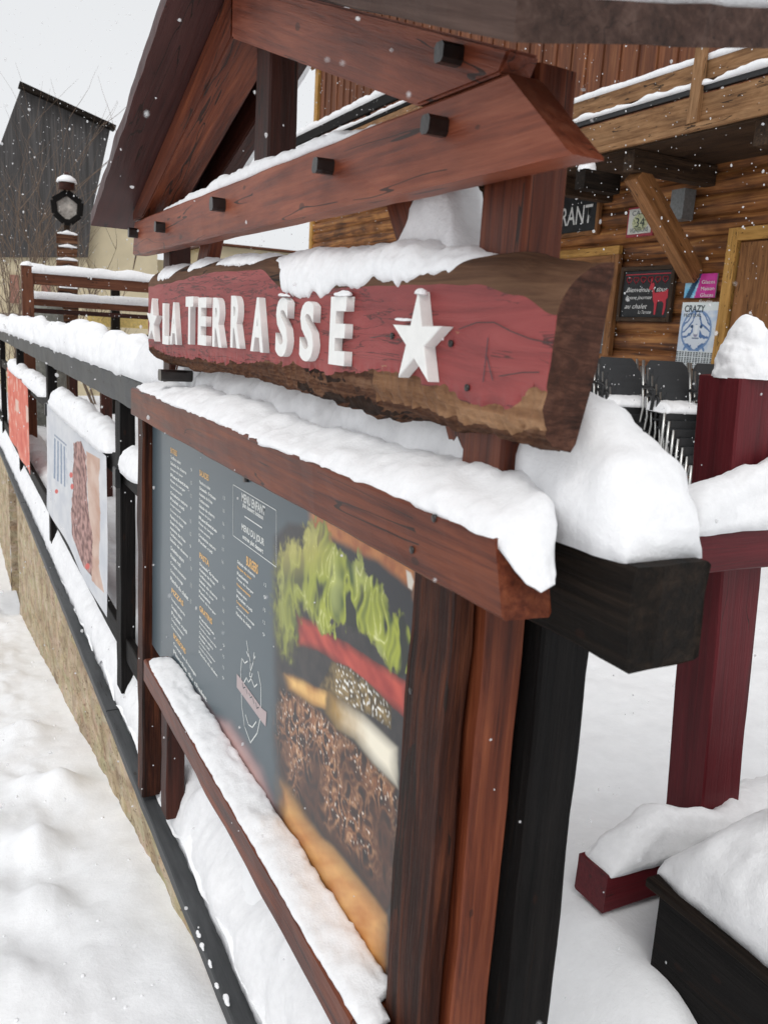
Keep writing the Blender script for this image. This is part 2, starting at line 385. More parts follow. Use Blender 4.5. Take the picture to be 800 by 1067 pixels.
def dome(name, c, rx, ry, h, label, amp=.02, freq=12, seed=0, pw=1.0, n=90, m_=40, parent=None, peak=1.0):
    """free snow mound with its base at c"""
    c = Vector(c); V = []; F_ = []
    for i in range(m_+1):
        t = i/m_
        for j in range(n):
            a = 2*math.pi*j/n
            rr = math.sin(t*math.pi/2)**pw
            z = h*math.cos(t*math.pi/2)**peak
            p = Vector((rx*rr*math.cos(a), ry*rr*math.sin(a), z))
            q = p+c+Vector((seed, 0, 0))
            d = fbm(q*freq, 4)*amp+noise.noise(q*70)*.004
            dirn = Vector((math.cos(a)*rr, math.sin(a)*rr, 1-rr*.6))
            V.append(c+p+dirn*d)
    for i in range(m_):
        for j in range(n): F_.append((i*n+j, (i+1)*n+j, (i+1)*n+(j+1) % n, i*n+(j+1) % n))
    F_.append(tuple(m_*n+j for j in range(n)))
    return meshobj(name, V, F_, M['snow'], parent, True, label=label, cat='snow')
# flat text / line work on planes
def text_geo(s, size=1, ext=0, off=0, shear=0, align='LEFT', bevel=0):
    cu = bpy.data.curves.new('t', 'FONT'); cu.body = s; cu.size = size; cu.extrude = ext; cu.offset = off; cu.shear = shear; cu.align_x = align
    cu.bevel_depth = bevel; cu.bevel_resolution = 1; cu.resolution_u = 4
    o = bpy.data.objects.new('t', cu); COL.objects.link(o)
    dg = bpy.context.evaluated_depsgraph_get(); me = bpy.data.meshes.new_from_object(o.evaluated_get(dg))
    bpy.data.objects.remove(o); bpy.data.curves.remove(cu)
    return me
def frontmat(loc):   # text facing -X, reading towards the camera end (-Y)
    return Matrix.Translation(Vector(loc)) @ Matrix(((0, 0, -1), (-1, 0, 0), (0, 1, 0))).to_4x4()
def text(name, s, loc, size, mat, parent, fit=None, ext=0, **k):
    me = text_geo(s, size, ext, **k)
    xs = [v.co.x for v in me.vertices]; ys = [v.co.y for v in me.vertices]
    if fit:
        w_, h_ = fit; x0, x1, y0, y1 = min(xs), max(xs), min(ys), max(ys)
        for v in me.vertices: v.co.x = (v.co.x-x0)/(x1-x0)*w_; v.co.y = (v.co.y-y0)/(y1-y0)*h_
    T = frontmat(loc); me.transform(T); me.materials.clear(); me.materials.append(mat)
    return link(bpy.data.objects.new(name, me), parent)
def strokes(name, lines, x, wd, mat, parent, closed=False):
    """flat polylines on the plane x, points (y,z)"""
    V = []; Fc = []
    for ln in lines:
        pts = [Vector(p) for p in ln]
        for a, b in zip(pts, pts[1:]):
            d = (b-a)
            if d.length < 1e-6: continue
            d = d.normalized(); nn = Vector((-d.y, d.x))*wd/2; i = len(V); d = d*wd*.3
            for q in (a-nn-d, b-nn+d, b+nn+d, a+nn-d): V.append((x, q.x, q.y))
            Fc.append((i, i+3, i+2, i+1))
    return meshobj(name, V, Fc, mat, parent)
def painted(name, x, ys, zs, func, mat, parent=None, back=.012, curve=None, **k):
    """a printed panel: grid of faces with a colour attribute, plus a thin body behind it"""
    V = []; C_ = []; ny, nz_ = len(ys), len(zs)
    for y in ys:
        for z in zs:
            xx = x+(curve(y, z) if curve else 0)
            V.append((xx, y, z)); C_.append(func(y, z))
    Fc = [(i*nz_+j, (i+1)*nz_+j, (i+1)*nz_+j+1, i*nz_+j+1) for i in range(ny-1) for j in range(nz_-1)]
    if back:
        n0 = len(V)
        for y, z in ((ys[0], zs[0]), (ys[-1], zs[0]), (ys[-1], zs[-1]), (ys[0], zs[-1])):
            V.append((x+.0005+(curve(y, z) if curve else 0), y, z)); C_.append((.3, .3, .3))
        for y, z in ((ys[0], zs[0]), (ys[-1], zs[0]), (ys[-1], zs[-1]), (ys[0], zs[-1])):
            V.append((x+back+(curve(y, z) if curve else 0), y, z)); C_.append((.3, .3, .3))
        Fc += [(n0+4, n0+7, n0+6, n0+5)]+[(n0+i, n0+(i+1) % 4, n0+4+(i+1) % 4, n0+4+i) for i in range(4)]
    o = meshobj(name, V, Fc, mat, parent, **k)
    at = o.data.color_attributes.new('col', 'FLOAT_COLOR', 'POINT')
    for i, c in enumerate(C_): at.data[i].color = (*c, 1)
    return o
def inside(px, py, poly):
    r = False; j = len(poly)-1
    for i in range(len(poly)):
        xi, yi = poly[i]; xj, yj = poly[j]
        if (yi > py) != (yj > py) and px < (xj-xi)*(py-yi)/(yj-yi)+xi: r = not r
        j = i
    return r
def lerp3(a, b, t):
    t = max(0, min(1, t)); return tuple(x+(y-x)*t for x, y in zip(a, b))
def frange(a, b, n): return [a+(b-a)*i/(n-1) for i in range(n)]

# ================================================================ ground
def zst(y):
    t = max(-4, min(9.5, y)); return -1.385-.180*t
lumps = [(onx(58, 800, .28)), (onx(20, 850, .12)), onx(30, 770, .2)]
def street_h(x, y):
    z = zst(y)
    n_ = fbm((x*2.2, y*1.1, 3), 4)*.05+fbm((x*7, y*4, 9), 3)*.022+fbm((x*22, y*16, 5), 2)*.005
    z += n_*(1 if x < .3 else max(.25, 1-(x-.3)*3))
    for (lx, ly, r, h) in ((.37, 3.62, .10, .11), (.27, 3.72, .08, .05), (.23, 3.08, .13, .08), (.20, 2.62, .13, .07), (.08, 3.3, .2, .06), (.05, 2.1, .2, .05), (.3, 4.6, .15, .06)):
        d = ((x-lx)**2+((y-ly)*.8)**2)/(r*r)
        if d < 5: z += h*math.exp(-d*1.6)
    return z
V = []; Fc = []
xs = [-400, -60, -15, -6, -3, -2]+frange(-1.5, .62, 90); ys = [-40, -5, 0]+frange(.6, 9.5, 300)+[11, 13, 16, 20, 30, 60, 400]
for x in xs:
    for y in ys: V.append((x, y, street_h(max(x, -4), max(y, -4)) if y < 30 else zst(y)))
ny = len(ys)
for i in range(len(xs)-1):
    for j in range(ny-1): Fc.append((i*ny+j, (i+1)*ny+j, (i+1)*ny+j+1, i*ny+j+1))
meshobj('street_ground', V, Fc, M['groundsnow'], None, True, kind='structure')
def terr_h(x, y):
    z = -1.45+fbm((x*1.3, y*1.3, 0), 4)*.03+fbm((x*6, y*6, 4), 3)*.008
    e = (x-.60)
    if e < .55: z += .16*math.exp(-(e/.3)**2)*(1+.3*fbm((x*3, y*2.5, 1), 3))-.34*math.exp(-(e/.09)**2)*(1+.15*fbm((1, y*3, 1), 3))
    z += .22*math.exp(-((x-1.5)**2+(y-1.35)**2)/.12)+.10*math.exp(-((x-1.2)**2+(y-1.25)**2)/.05)
    z += .15*math.exp(-((x-1.19)**2/.018+(y-.98)**2/.035))+.08*math.exp(-((x-1.15)**2/.02+(y-.80)**2/.05))
    if y > 17: z = z*(1-min(1, (y-17)/6))+(-3.05)*min(1, (y-17)/6)
    return z
V = []; Fc = []
xs = frange(.60, 1.3, 50)+frange(1.35, 3.5, 40)+frange(3.7, 9, 20)+[12, 20, 60, 400]; ys = [-40, -5, -1]+frange(0, 3.2, 110)+frange(3.25, 9, 110)+frange(9.3, 20, 30)+[23, 30, 60, 400]
for x in xs:
    for y in ys: V.append((x, y, terr_h(x, y)))
ny = len(ys)
for i in range(len(xs)-1):
    for j in range(ny-1): Fc.append((i*ny+j, (i+1)*ny+j, (i+1)*ny+j+1, i*ny+j+1))
meshobj('terrace_ground', V, Fc, M['groundsnow'], None, True, kind='structure')

rc = random.Random(5); V = []; Fc = []
for _ in range(160):
    x = rc.uniform(-.6, .52); y = rc.uniform(1.2, 6.5); rr = rc.uniform(.002, .007)*(1.6 if rc.random() < .06 else 1); z = street_h(x, y)+rr*.2
    i = len(V)
    for a in range(5):
        for b in range(8):
            th_, ph = math.pi*(a+.5)/5, 2*math.pi*b/8
            q = Vector((math.sin(th_)*math.cos(ph), math.sin(th_)*math.sin(ph), math.cos(th_)*.7))*rr*(1+.5*noise.noise(Vector((x*50+a, y*50+b, 1))))
            V.append((x+q.x, y+q.y, z+q.z))
    for a in range(4):
        for b in range(8): Fc.append((i+a*8+b, i+(a+1)*8+b, i+(a+1)*8+(b+1) % 8, i+a*8+(b+1) % 8))
    Fc.append(tuple(i+b for b in range(8))); Fc.append(tuple(i+32+b for b in reversed(range(8))))
meshobj('snow_crumbs', V, Fc, M['groundsnow'], None, True, label='crumbs of snow scattered over the street surface', cat='snow', kind='stuff')

# ================================================================ retaining wall
wall = empty('stone_wall', (.62, 5, -1.7), 'low beige rough stone wall with grey black coping between the snowy street and the terrace', 'wall')
def wallseg(y0, y1, x):
    V = []; Fc = []; n = max(2, int((y1-y0)/.03)); n = min(n, 220); m_ = 34
    for i in range(n+1):
        y = y0+(y1-y0)*i/n
        for j in range(m_+1):
            z = -3.25+(1.565)*j/m_
            V.append((x+fbm((1, y*5, z*7), 4)*.009+fbm((1, y*20, z*25), 2)*.004, y, z))
    for i in range(n):
        for j in range(m_): Fc.append((i*(m_+1)+j, (i+1)*(m_+1)+j, (i+1)*(m_+1)+j+1, i*(m_+1)+j+1))
    k = len(V)
    V += [(x+.16, y0, -3.25), (x+.16, y1, -3.25), (x+.16, y1, -1.685), (x+.16, y0, -1.685)]
    Fc += [(0, m_, k+3, k), (n*(m_+1), k+1, k+2, n*(m_+1)+m_), (k, k+3, k+2, k+1)]
    return meshobj('wall_face', V, Fc, M['stone'], wall)
wallseg(-1, 8.9, .575); wallseg(10.1, 20, .575)
bxyz('niche', .70, .76, 8.9, 10.1, -3.2, -1.69, M['blackend'], wall)
for i in range(9):
    y0 = -1+i*2.25+.005; bxyz('coping', .552, .72, y0+(.003), y0+2.245, -1.690, -1.645, M['cap'], wall, wob=.0015, seg=40)

# ================================================================ black fence
fence = empty('terrace_fence', (.66, 6, -1.5), 'black timber fence with heavy top rail running along the wall coping', 'fence')
RX0, RX1 = .600, .705
o = bxyz('top_rail', RX0, RX1, .60, .819, -.321, -.212, M['blackend'], fence, wob=.002, endwob=.006, seg=20)
bxyz('top_rail', .657, .72, .821, 2.35, -.321, -.212, M['blackend'], fence)
bxyz('top_rail', RX0, RX0+.1, 2.352, 9, -.318, -.208, M['cap'], fence, wob=.003, seg=80)
bxyz('top_rail', RX0, RX0+.1, 9.002, 20, -.318, -.206, M['cap'], fence, wob=.003)
for y in (3.50, 6.15, 8.8, 11.5, 14.2, 17): bxyz('post', .607, .667, y-.055, y+.055, -1.55, -.320, M['black'], fence, axis='z')
for y0, y1 in ((2.9, 3.44), (3.56, 6.09), (6.21, 8.74), (8.86, 11.44), (11.56, 14.1)):
    bxyz('mid_rail', .618, .658, y0, y1, -.645, -.555, M['black'], fence)
    bxyz('bottom_rail', .625, .655, y0, y1, -1.40, -1.30, M['black'], fence)
for y in (3.5, 6.15): bxyz('bracket', .585, .606, y-.07, y-.01, -.66, -.58, M['blackmetal'], fence); 
# a brown inner railing that shows behind the black one
ir = empty('inner_railing', (1.2, 6, -1.4), 'dark red brown timber railing standing just behind the black fence', 'railing')
bxyz('rail', 1.05, 1.12, 3.0, 12, -.42, -.30, M['fencebrown'], ir); bxyz('rail', 1.06, 1.11, 3.0, 12, -1.0, -.86, M['staindark'], ir)
for y in (3.2, 5.2, 7.2, 9.2, 11.2): bxyz('post', 1.12, 1.2, y-.05, y+.05, -1.5, -.3, M['staindark'], ir, axis='z')

# ================================================================ portal with gable
gp = empty('gable_frame', (.63, 1.7, -1.5), 'tall reddish stained timber frame with small pitched roof over the menu board', 'timber frame')
bxyz('post', .585, .645, .822, .910, -1.6, .30, M['stain'], gp, axis='z', wob=.002)
bxyz('post', .658, .740, .800, .90, -1.6, -.323, M['black'], fence, axis='z', wob=.002)
bxyz('post', .585, .645, 2.52, 2.60, -1.6, .40, M['staindark'], gp, axis='z', wob=.002)
# tie beam: near end slanted
TX0, TX1 = .520, .564
beam('tie_beam', ((TX0+TX1)/2, .722, .221), ((TX0+TX1)/2, 2.71, .2405), TX1-TX0, .095, M['stainlight'], gp, wob=.0015, cutA=1.25, cutB=-.3)
# rafters (lower edge line, upper edge line follow the roof)
SLR, SLL = .385, .345
APY = 1.753
def rfz(y):   # underside of the roof
    return .237+.37*(y-.624) if y < APY else .279+.34*(2.86-y)
def rafter(name, x0, x1, ya, yb, mat, h=.115):
    za, zb = rfz(ya)-h/2-.004, rfz(yb)-h/2-.004
    p0, p1 = Vector(((x0+x1)/2, ya, za)), Vector(((x0+x1)/2, yb, zb))
    return beam(name, p0, p1, x1-x0, h*.94, mat, gp, wob=.0015)
# near rafter: prism butting on top of the tie beam
def rafter_prism(x0, x1, mat, near=True):
    if near: pts = [(.800, .272), (.975, .275), (APY-.002, .548), (APY-.002, rfz(APY)-.004), (.785, rfz(.785)-.004)]
    else: pts = [(2.735, .292), (2.60, .292), (APY+.002, .552), (APY+.002, rfz(APY)-.004), (2.735, rfz(2.735)-.004)]
    # build as grid for grain: simple prism in local frame along the slope
    d = Vector((0, pts[3][0]-pts[4][0], pts[3][1]-pts[4][1])).normalized()
    Z = Vector((1, 0, 0)).cross(d)
    org = Vector((0, pts[4][0], pts[4][1])); mw = Matrix.Translation(org) @ Matrix((d, Z, d.cross(Z))).transposed().to_4x4()
    inv = mw.inverted(); n = len(pts)
    v = [inv @ Vector((x0, a, b)) for a, b in pts]+[inv @ Vector((x1, a, b)) for a, b in pts]
    f = [tuple(range(n)), tuple(reversed(range(n, 2*n)))]+[(i, (i+1) % n, (i+1) % n+n, i+n) for i in range(n)]
    me = bpy.data.meshes.new('rafter'); me.from_pydata([tuple(a) for a in v], [], f); me.update()
    bm = bmesh.new(); bm.from_mesh(me); bmesh.ops.recalc_face_normals(bm, faces=bm.faces)
    bmesh.ops.bevel(bm, geom=bm.edges[:], offset=.003, segments=2, affect='EDGES'); bm.to_mesh(me); bm.free()
    me.materials.append(mat); o = bpy.data.objects.new('rafter', me); COL.objects.link(o); o.parent = gp
    o.matrix_parent_inverse = Matrix.Translation(gp.location).inverted(); o.matrix_basis = mw
    return o
rafter_prism(.523, .564, M['stainlight']); rafter_prism(.523, .618, M['stain'], False)
rafter_prism(.665, .70, M['staindark'], False)
bxyz('king_post', .572, .63, 1.66, 1.745, .285, .56, M['staindark'], gp, axis='z')
# leaning braces between posts and tie
beam('brace', (.622, 1.185, .235), (.622, .885, -.20), .034, .085, M['stain'], gp, up=(0, 1, .6), wob=.0015)
beam('brace', (.622, 2.20, .235), (.622, 2.49, -.16), .034, .085, M['stain'], gp, up=(0, 1, -.6), wob=.0015)
# roof slopes
def roof(near):
    RXF, RXB = .42, .76; V = []; Fc = []; n, m_ = 70, 10; th = .036
    for s in (0, 1):
        for i in range(n+1):
            t = i/n; ye = .624 if near else 2.86; y = ye+(APY-ye)*t
            for j in range(m_+1):
                u = j/m_; x = RXF+(RXB-RXF)*u
                z = rfz(y)+s*th+(.060*u*(1-t)**2 if near else 0)
                yy = y+(.005*fbm((u*6, s, 2), 3) if i == 0 else 0)
                V.append((x+(fbm((t*9, s*2, 5), 3)*.003 if j == 0 else 0), yy, z+fbm((x*4, y*4, s), 2)*.0025))
    w_ = m_+1; b = (n+1)*w_
    for i in range(n):
        for j in range(m_):
            q = (i*w_+j, (i+1)*w_+j, (i+1)*w_+j+1, i*w_+j+1); Fc.append(q); Fc.append(tuple(reversed([a+b for a in q])))
        Fc.append((i*w_, (i+1)*w_, (i+1)*w_+b, i*w_+b)); Fc.append((i*w_+m_, i*w_+m_+b, (i+1)*w_+m_+b, (i+1)*w_+m_))
    for j in range(m_): Fc.append((j, j+b, j+1+b, j+1)); Fc.append((n*w_+j, n*w_+j+1, n*w_+j+1+b, n*w_+j+b))
    # local frame for grain along the slope
    ye = .624 if near else 2.86
    mw = frame_mat(Vector((.42, ye, rfz(ye))), Vector((.42, APY, rfz(APY))), Vector((0, 0, 1))); inv = mw.inverted()
    o = meshobj('roof_board', [inv @ Vector(v) for v in V], Fc, M['roofboard'] if near else M['soffit'], gp)
    o.matrix_basis = mw
    bm = bmesh.new(); bm.from_mesh(o.data); bmesh.ops.recalc_face_normals(bm, faces=bm.faces); bm.to_mesh(o.data); bm.free()
roof(True); roof(False)
for px, py in ((463, 133), (345, 175), (233, 214), (172, 237), (143, 243)): peg(gp, px, py, .52, .0105 if px > 300 else .013, .026)
peg(gp, 478, 59, .523, .0105, .026); peg(gp, 137, 210, .523, .018, .03)
for px, py in ((345, 175), (172, 237)): pass
bxyz('peg', .515, .60, 2.31, 2.35, -.155, -.125, M['peg'], gp, axis='x', bev=.008)
snow('roof_snow', [((.44, .632, .277), (.80, .632, .34), .055), ((.44, 1.2, .49), (.80, 1.2, .50), .075), ((.44, APY, .70), (.8, APY, .70), .08)],
     'thick snow lying on the near slope of the small pitched roof', amp=.008, n_sub=60)
snow('roof_snow', [((.44, 2.85, .325), (.80, 2.85, .325), .05), ((.44, APY+.01, .70), (.8, APY+.01, .70), .07)],
     'thick snow lying on the far slope of the small pitched roof', amp=.008, n_sub=60)
snow('beam_snow', [((.535, 1.10, .276), (.60, 1.10, .276), .006), ((.53, 1.35, .276), (.61, 1.35, .276), .028), ((.53, 1.9, .276), (.61, 1.9, .276), .035), ((.53, 2.35, .276), (.61, 2.35, .276), .022), ((.535, 2.52, .276), (.60, 2.52, .276), .006)],
     'strip of snow lying on the horizontal tie beam inside the gable', amp=.004)

# ================================================================ LA TERRASSE sign
sign = empty('carved_sign', (.575, 1.6, -.02), 'red log plank sign with white raised letters reading LA TERRASSE between two stars', 'sign')
SY0, SY1 = .682, 2.60
def table(pts, x): return sorted((onx(a, b, x).y, onx(a, b, x).z) for a, b in pts)
def tab(T, y):
    if y <= T[0][0]: return T[0][1]
    for (a, za), (b, zb_) in zip(T, T[1:]):
        if y <= b: k = (y-a)/(b-a); k = k*k*(3-2*k); return za+(zb_-za)*k
    return T[-1][1]
T_TOP = table([(141, 290), (221, 274), (300, 268), (420, 262), (498, 264), (552, 265), (626, 276)], .602)
T_BOT = table([(145, 360), (160, 372), (187, 382), (255, 392), (322, 412), (390, 433), (457, 443), (525, 460), (586, 477)], .565)
T_RT = table([(140, 302), (170, 296), (221, 284), (270, 281), (302, 305), (356, 300), (437, 296), (491, 297), (540, 307), (579, 327)], .5415)
T_RB = table([(143, 357), (180, 371), (221, 377), (302, 380), (345, 390), (390, 387), (425, 392), (457, 404), (490, 423), (520, 427), (565, 412)], .5415)
def sign_prof(y):
    """(x,z) outline of the slab at y, starting at the lower back"""
    t = (y-SY0)/(SY1-SY0)
    n_ = noise.noise(Vector((y*14, 0, 1)))*.003
    return tab(T_TOP, y)+n_, tab(T_BOT, y)+n_*1.5+noise.noise(Vector((y*30, 3, 1)))*.003, tab(T_RT, y)+n_, tab(T_RB, y)-n_+noise.noise(Vector((y*40, 5, 1)))*.0025
    zt = zb = zft = zfb = 0
    if t > .93: k = (t-.93)/.07; zb += .045*k; zfb += .03*k; zt -= .012*k
    return zt, zb, zft, zfb
V = []; mats = []; N = 520
K = 0
for i in range(N+1):
    y = SY0+(SY1-SY0)*i/N
    zt, zb, zft, zfb = sign_prof(y); zft = min(zft, zt-.008); zfb = max(zfb, zb+.015)
    pr = []
    # bottom bark from back-lower to front
    for j in range(11): u = j/10; pr.append((.588-.046*math.sin(u*math.pi/2)**.8, zb+(zfb-zb)*(u**2.0)*1.0, 1))
    for j in range(1, 13): u = j/12; pr.append((.5415, zfb+(zft-zfb)*u, 0))
    for j in range(1, 10): u = j/9; pr.append((.5415+.058*math.sin(u*math.pi/2)**1.2 if False else .5415+.058*(1-math.cos(u*math.pi/2)), zft+(zt-zft)*math.sin(u*math.pi/2), 2))
    pr.append((.603, zt-.01, 2)); pr.append((.603, -.02, 2)); pr.append((.592, zb+.012, 2))
    K = len(pr)
    for (x, z, tag_) in pr:
        q = Vector((x*9, y*9, z*14))
        if tag_ == 1:
            d = fbm(Vector((x*20, y*26, z*34)), 5)*.010; e_ = abs(noise.noise(Vector((x*60, y*45, z*90))))*.008; x += -abs(d)*.6+e_; z += d*.7+e_*.5
        elif tag_ == 2: x += fbm(q*2, 3)*.002; z += fbm(q*2, 3)*.003
        else: x += fbm(q, 3)*.0008
        yy = y+(fbm((x*30, 1, z*20), 3)*.003 if i in (0, N) else 0) - (.02*(z-.08)*-1.0 if False else 0)
        if i < 20: yy += (1-i/20)*(-(z-.08))*.10
        V.append((x, yy, z))
Fc = []; mi = []
for i in range(N):
    for j in range(K):
        j2 = (j+1) % K; Fc.append((i*K+j, i*K+j2, (i+1)*K+j2, (i+1)*K+j)); mi.append(0 if 10 <= j < 22 else ((4 if j > 5 and i < 110 else 1) if j < 10 else 2))
# end caps by fans
for i, rev in ((0, 0), (N, 1)):
    ids = [i*K+j for j in range(K)]; cc = sum((Vector(V[a]) for a in ids), Vector())/K; V.append(tuple(cc)); c_ = len(V)-1
    for j in range(K): Fc.append((ids[j], ids[(j+1) % K], c_) if not rev else (ids[(j+1) % K], ids[j], c_)); mi.append(3)
o = meshobj('log_plank', V, Fc, M['signred'], sign)
for mm in ('bark', 'rawwood', 'endwood', 'tanwood'): o.data.materials.append(M[mm])
for p_, a in zip(o.data.polygons, mi): p_.material_index = a; p_.use_smooth = a in (0, 1, 2)
bm = bmesh.new(); bm.from_mesh(o.data); bmesh.ops.recalc_face_normals(bm, faces=bm.faces); bm.to_mesh(o.data); bm.free()
# re-orient: mesh grain for this object runs along Y, so rotate the data into a local X frame
mw = frame_mat(Vector((.575, SY0, 0)), Vector((.575, SY1, 0)), Vector((0, 0, 1))); o.data.transform(mw.inverted()); o.matrix_basis = mw
letters = [('L', 170, 178.5, 315, 360), ('A', 178, 188, 314, 360), ('T', 194, 204.5, 308, 360), ('E', 207, 218.5, 309, 361), ('R', 222, 235.5, 309, 363), ('R', 241, 254.5, 307, 364),
           ('A', 262, 280, 309, 368), ('S', 288, 304.5, 309, 373), ('S', 313, 332, 313, 378), ('E', 344, 366, 308, 382)]
for ch, a, b, t, bo in letters:
    my = (t+bo)/2; ya, yb = onx(a+.03*(b-a), my, .53).y, onx(b-.22*(b-a), my, .53).y
    zt, zb = onx((a+b)/2, t+1, .53).z, onx((a+b)/2, bo-1, .53).z
    o = text('letter', ch, (.5345, ya, zb), 1, M['white'], sign, fit=(ya-yb, zt-zb), ext=.0065, off=.035)
def star(name, cy_, cz_, rw, rh, rot, x0, x1):
    pts = []
    for i in range(10):
        a = math.pi/2+i*math.pi/5+rot; r = 1 if i % 2 == 0 else .37
        pts.append((cy_+rw*r*math.cos(a), cz_+rh*r*math.sin(a)))
    o = prism(name, pts, x0, x1, M['white'], sign)
    bm = bmesh.new(); bm.from_mesh(o.data); bmesh.ops.dissolve_limit(bm, angle_limit=.02, verts=bm.verts, edges=bm.edges)
    bmesh.ops.bevel(bm, geom=[e for e in bm.edges if abs(e.verts[0].co.x-e.verts[1].co.x) < .001 and e.verts[0].co.x < x0+.001], offset=.0012, segments=1, affect='EDGES'); bm.to_mesh(o.data); bm.free()
star('star', .944, -.004, .066, .060, .0, .524, .541); star('star', 2.475, .0, .070, .064, .06, .524, .541)
for px, py in ((409, 350), (470, 358), (487, 404)):
    p = onx(px, py, .5405); lathe('nail', (.5385, p.y, p.z), [(.0045, 0), (.0035, .004)], M['peg'], sign, 10, 'x')
strokes('carving', [[tuple(onx(508, 352, .54).yz), tuple(onx(503, 398, .54).yz)], [tuple(onx(507, 372, .54).yz), tuple(onx(513, 396, .54).yz)]], .5400, .0012, M['ink_dark'], sign)
for ck_ in (((478, 343), (497, 336), (515, 336), (532, 345), (552, 353), (576, 358)), ((386, 352), (398, 350), (411, 351)), ((520, 392), (545, 388), (562, 388))):
    strokes('crack', [[tuple(onx(a, b, .5395).yz) for a, b in ck_]], .5390, .0011, M['peg'], sign)
# snow on the sign
def sign_snow(hs, label, seed, drop=.012):
    """snow that follows the rounded upper edge of the plank; hs = (y, thickness, lower edge below the paint line)"""
    V = []; Fc = []; y0, y1 = hs[0][0], hs[-1][0]; n = max(20, int((y1-y0)/.004)); m_ = 22
    for i in range(n+1):
        y = y0+(y1-y0)*i/n; th = tab([(a, b) for a, b, c in hs], y); lo = tab([(a, c) for a, b, c in hs], y)
        zt, zb, zft, zfb = sign_prof(y)
        rag = drop*fbm((y*16, seed, 0), 3)+drop*.9*max(0, noise.noise(Vector((y*48, seed, 3))))
        path = []
        L0 = lo+rag      # metres measured down the front from the paint line (negative: higher, on the bark)
        tot = .098+L0
        for j in range(m_+1):
            w_ = j/m_; d = -L0+tot*w_
            if d < 0: p = Vector((.5412, y, zft+d)); nn = Vector((-1, 0, .15))
            elif d < .075:
                u = d/.075; p = Vector((.5412+.062*(1-math.cos(u*math.pi/2)), y, zft+(zt-zft)*math.sin(u*math.pi/2))); nn = Vector((-(1-u), 0, .2+u))
            else: p = Vector((.603+(d-.075), y, zt)); nn = Vector((0, 0, 1))
            prof_ = math.sin(math.pi*min(1, w_*1.02+.0001))**.55 if w_ < 1 else 0
            e_ = max(0, 1-abs(2*i/n-1)**8)
            t_ = th*prof_*e_*(1+.35*fbm((y*22, w_*3, seed), 3)) + (.003*noise.noise(Vector((y*70, w_*9, seed)))+.0015*noise.noise(Vector((y*170, w_*20, seed))))*prof_*e_
            V.append(p+nn.normalized()*(t_-.0015))
    k = m_+1
    for i in range(n):
        for j in range(m_): Fc.append((i*k+j, i*k+j+1, (i+1)*k+j+1, (i+1)*k+j))
        Fc.append((i*k+m_, i*k, (i+1)*k, (i+1)*k+m_))
    o = meshobj('sign_snow', V, Fc, M['snow'], None, True, label=label, cat='snow')
    bm = bmesh.new(); bm.from_mesh(o.data); bmesh.ops.recalc_face_normals(bm, faces=bm.faces); bm.to_mesh(o.data); bm.free()
sign_snow([(.845, .002, -.055), (.875, .007, -.040), (.91, .011, -.022), (.96, .014, -.010), (1.03, .018, -.004), (1.12, .016, -.006), (1.20, .014, .000), (1.30, .014, .006), (1.40, .015, .010), (1.46, .012, .002), (1.52, .009, -.026), (1.60, .006, -.05)],
     'snow with a ragged lower edge on the near half of the red sign', 1)
sign_snow([(1.60, .006, -.05), (1.66, .011, -.022), (1.80, .014, -.018), (1.92, .010, -.026), (1.97, .006, -.05)], 'shorter patch of snow over the first letters of the red sign', 2, .008)
sign_snow([(1.99, .006, -.05), (2.06, .010, -.022), (2.15, .011, -.018), (2.24, .006, -.045)], 'small patch of snow on the sign above the letter A of LA', 3, .008)
sign_snow([(2.28, .006, -.05), (2.36, .010, -.015), (2.46, .011, -.010), (2.57, .006, -.04)], 'small patch of snow on the sign above the far star', 4, .008)
# snow pile pushed up between sign, post and tie beam
snow('snow_pile', [((.575, .90, .07), (.66, .90, .07), .012), ((.575, .955, .07), (.67, .955, .07), .035), ((.58, .985, .07), (.67, .985, .07), .085), ((.59, 1.03, .07), (.67, 1.03, .07), .155), ((.59, 1.10, .07), (.67, 1.10, .07), .15), ((.585, 1.15, .07), (.67, 1.15, .07), .06), ((.58, 1.22, .07), (.66, 1.22, .07), .015)],
     'snow heaped between the red sign and the tie beam beside the post', amp=.010, hvar=.08, power=.7, freq=18)
dome('letter_snow', (.531, .944, .052), .008, .009, .008, 'little tuft of snow on the top point of the near star', .002, 60, 1, n=24, m_=10)
dome('letter_snow', (.531, .987, .020), .008, .018, .004, 'little snow layer on the left arm of the near star', .002, 60, 2, n=24, m_=10)
dome('letter_snow', (.531, 1.185, .054), .008, .026, .006, 'little snow layer on the last letter E of the sign', .003, 60, 3, n=24, m_=10)
dome('letter_snow', (.531, 1.43, .056), .008, .022, .005, 'little snow layer on the first letter S of the sign', .003, 60, 4, n=24, m_=10)

# ================================================================ menu board
menu = empty('menu_board', (.56, 1.8, -1.65), 'large glazed menu board with burger picture in a reddish brown timber frame', 'menu board')
bxyz('top_rail', .500, .562, .690, 2.65, -.282, -.200, M['stain'], menu, wob=.0018, cutA=.35, endwob=.004)
bxyz('bottom_rail', .500, .548, .915, .957, -1.074, -1.003, M['stain'], menu)
bxyz('bottom_rail', .500, .574, .959, 2.46, -1.074, -1.003, M['stain'], menu, wob=.002)
bxyz('side_post', .550, .582, .842, .957, -1.62, -.284, M['oldpost'], menu, axis='z', wob=.003, bev=.006)
bxyz('side_post', .550, .628, 2.72, 2.815, -1.62, -.25, M['oldpost'], menu, axis='z', wob=.003, bev=.006)
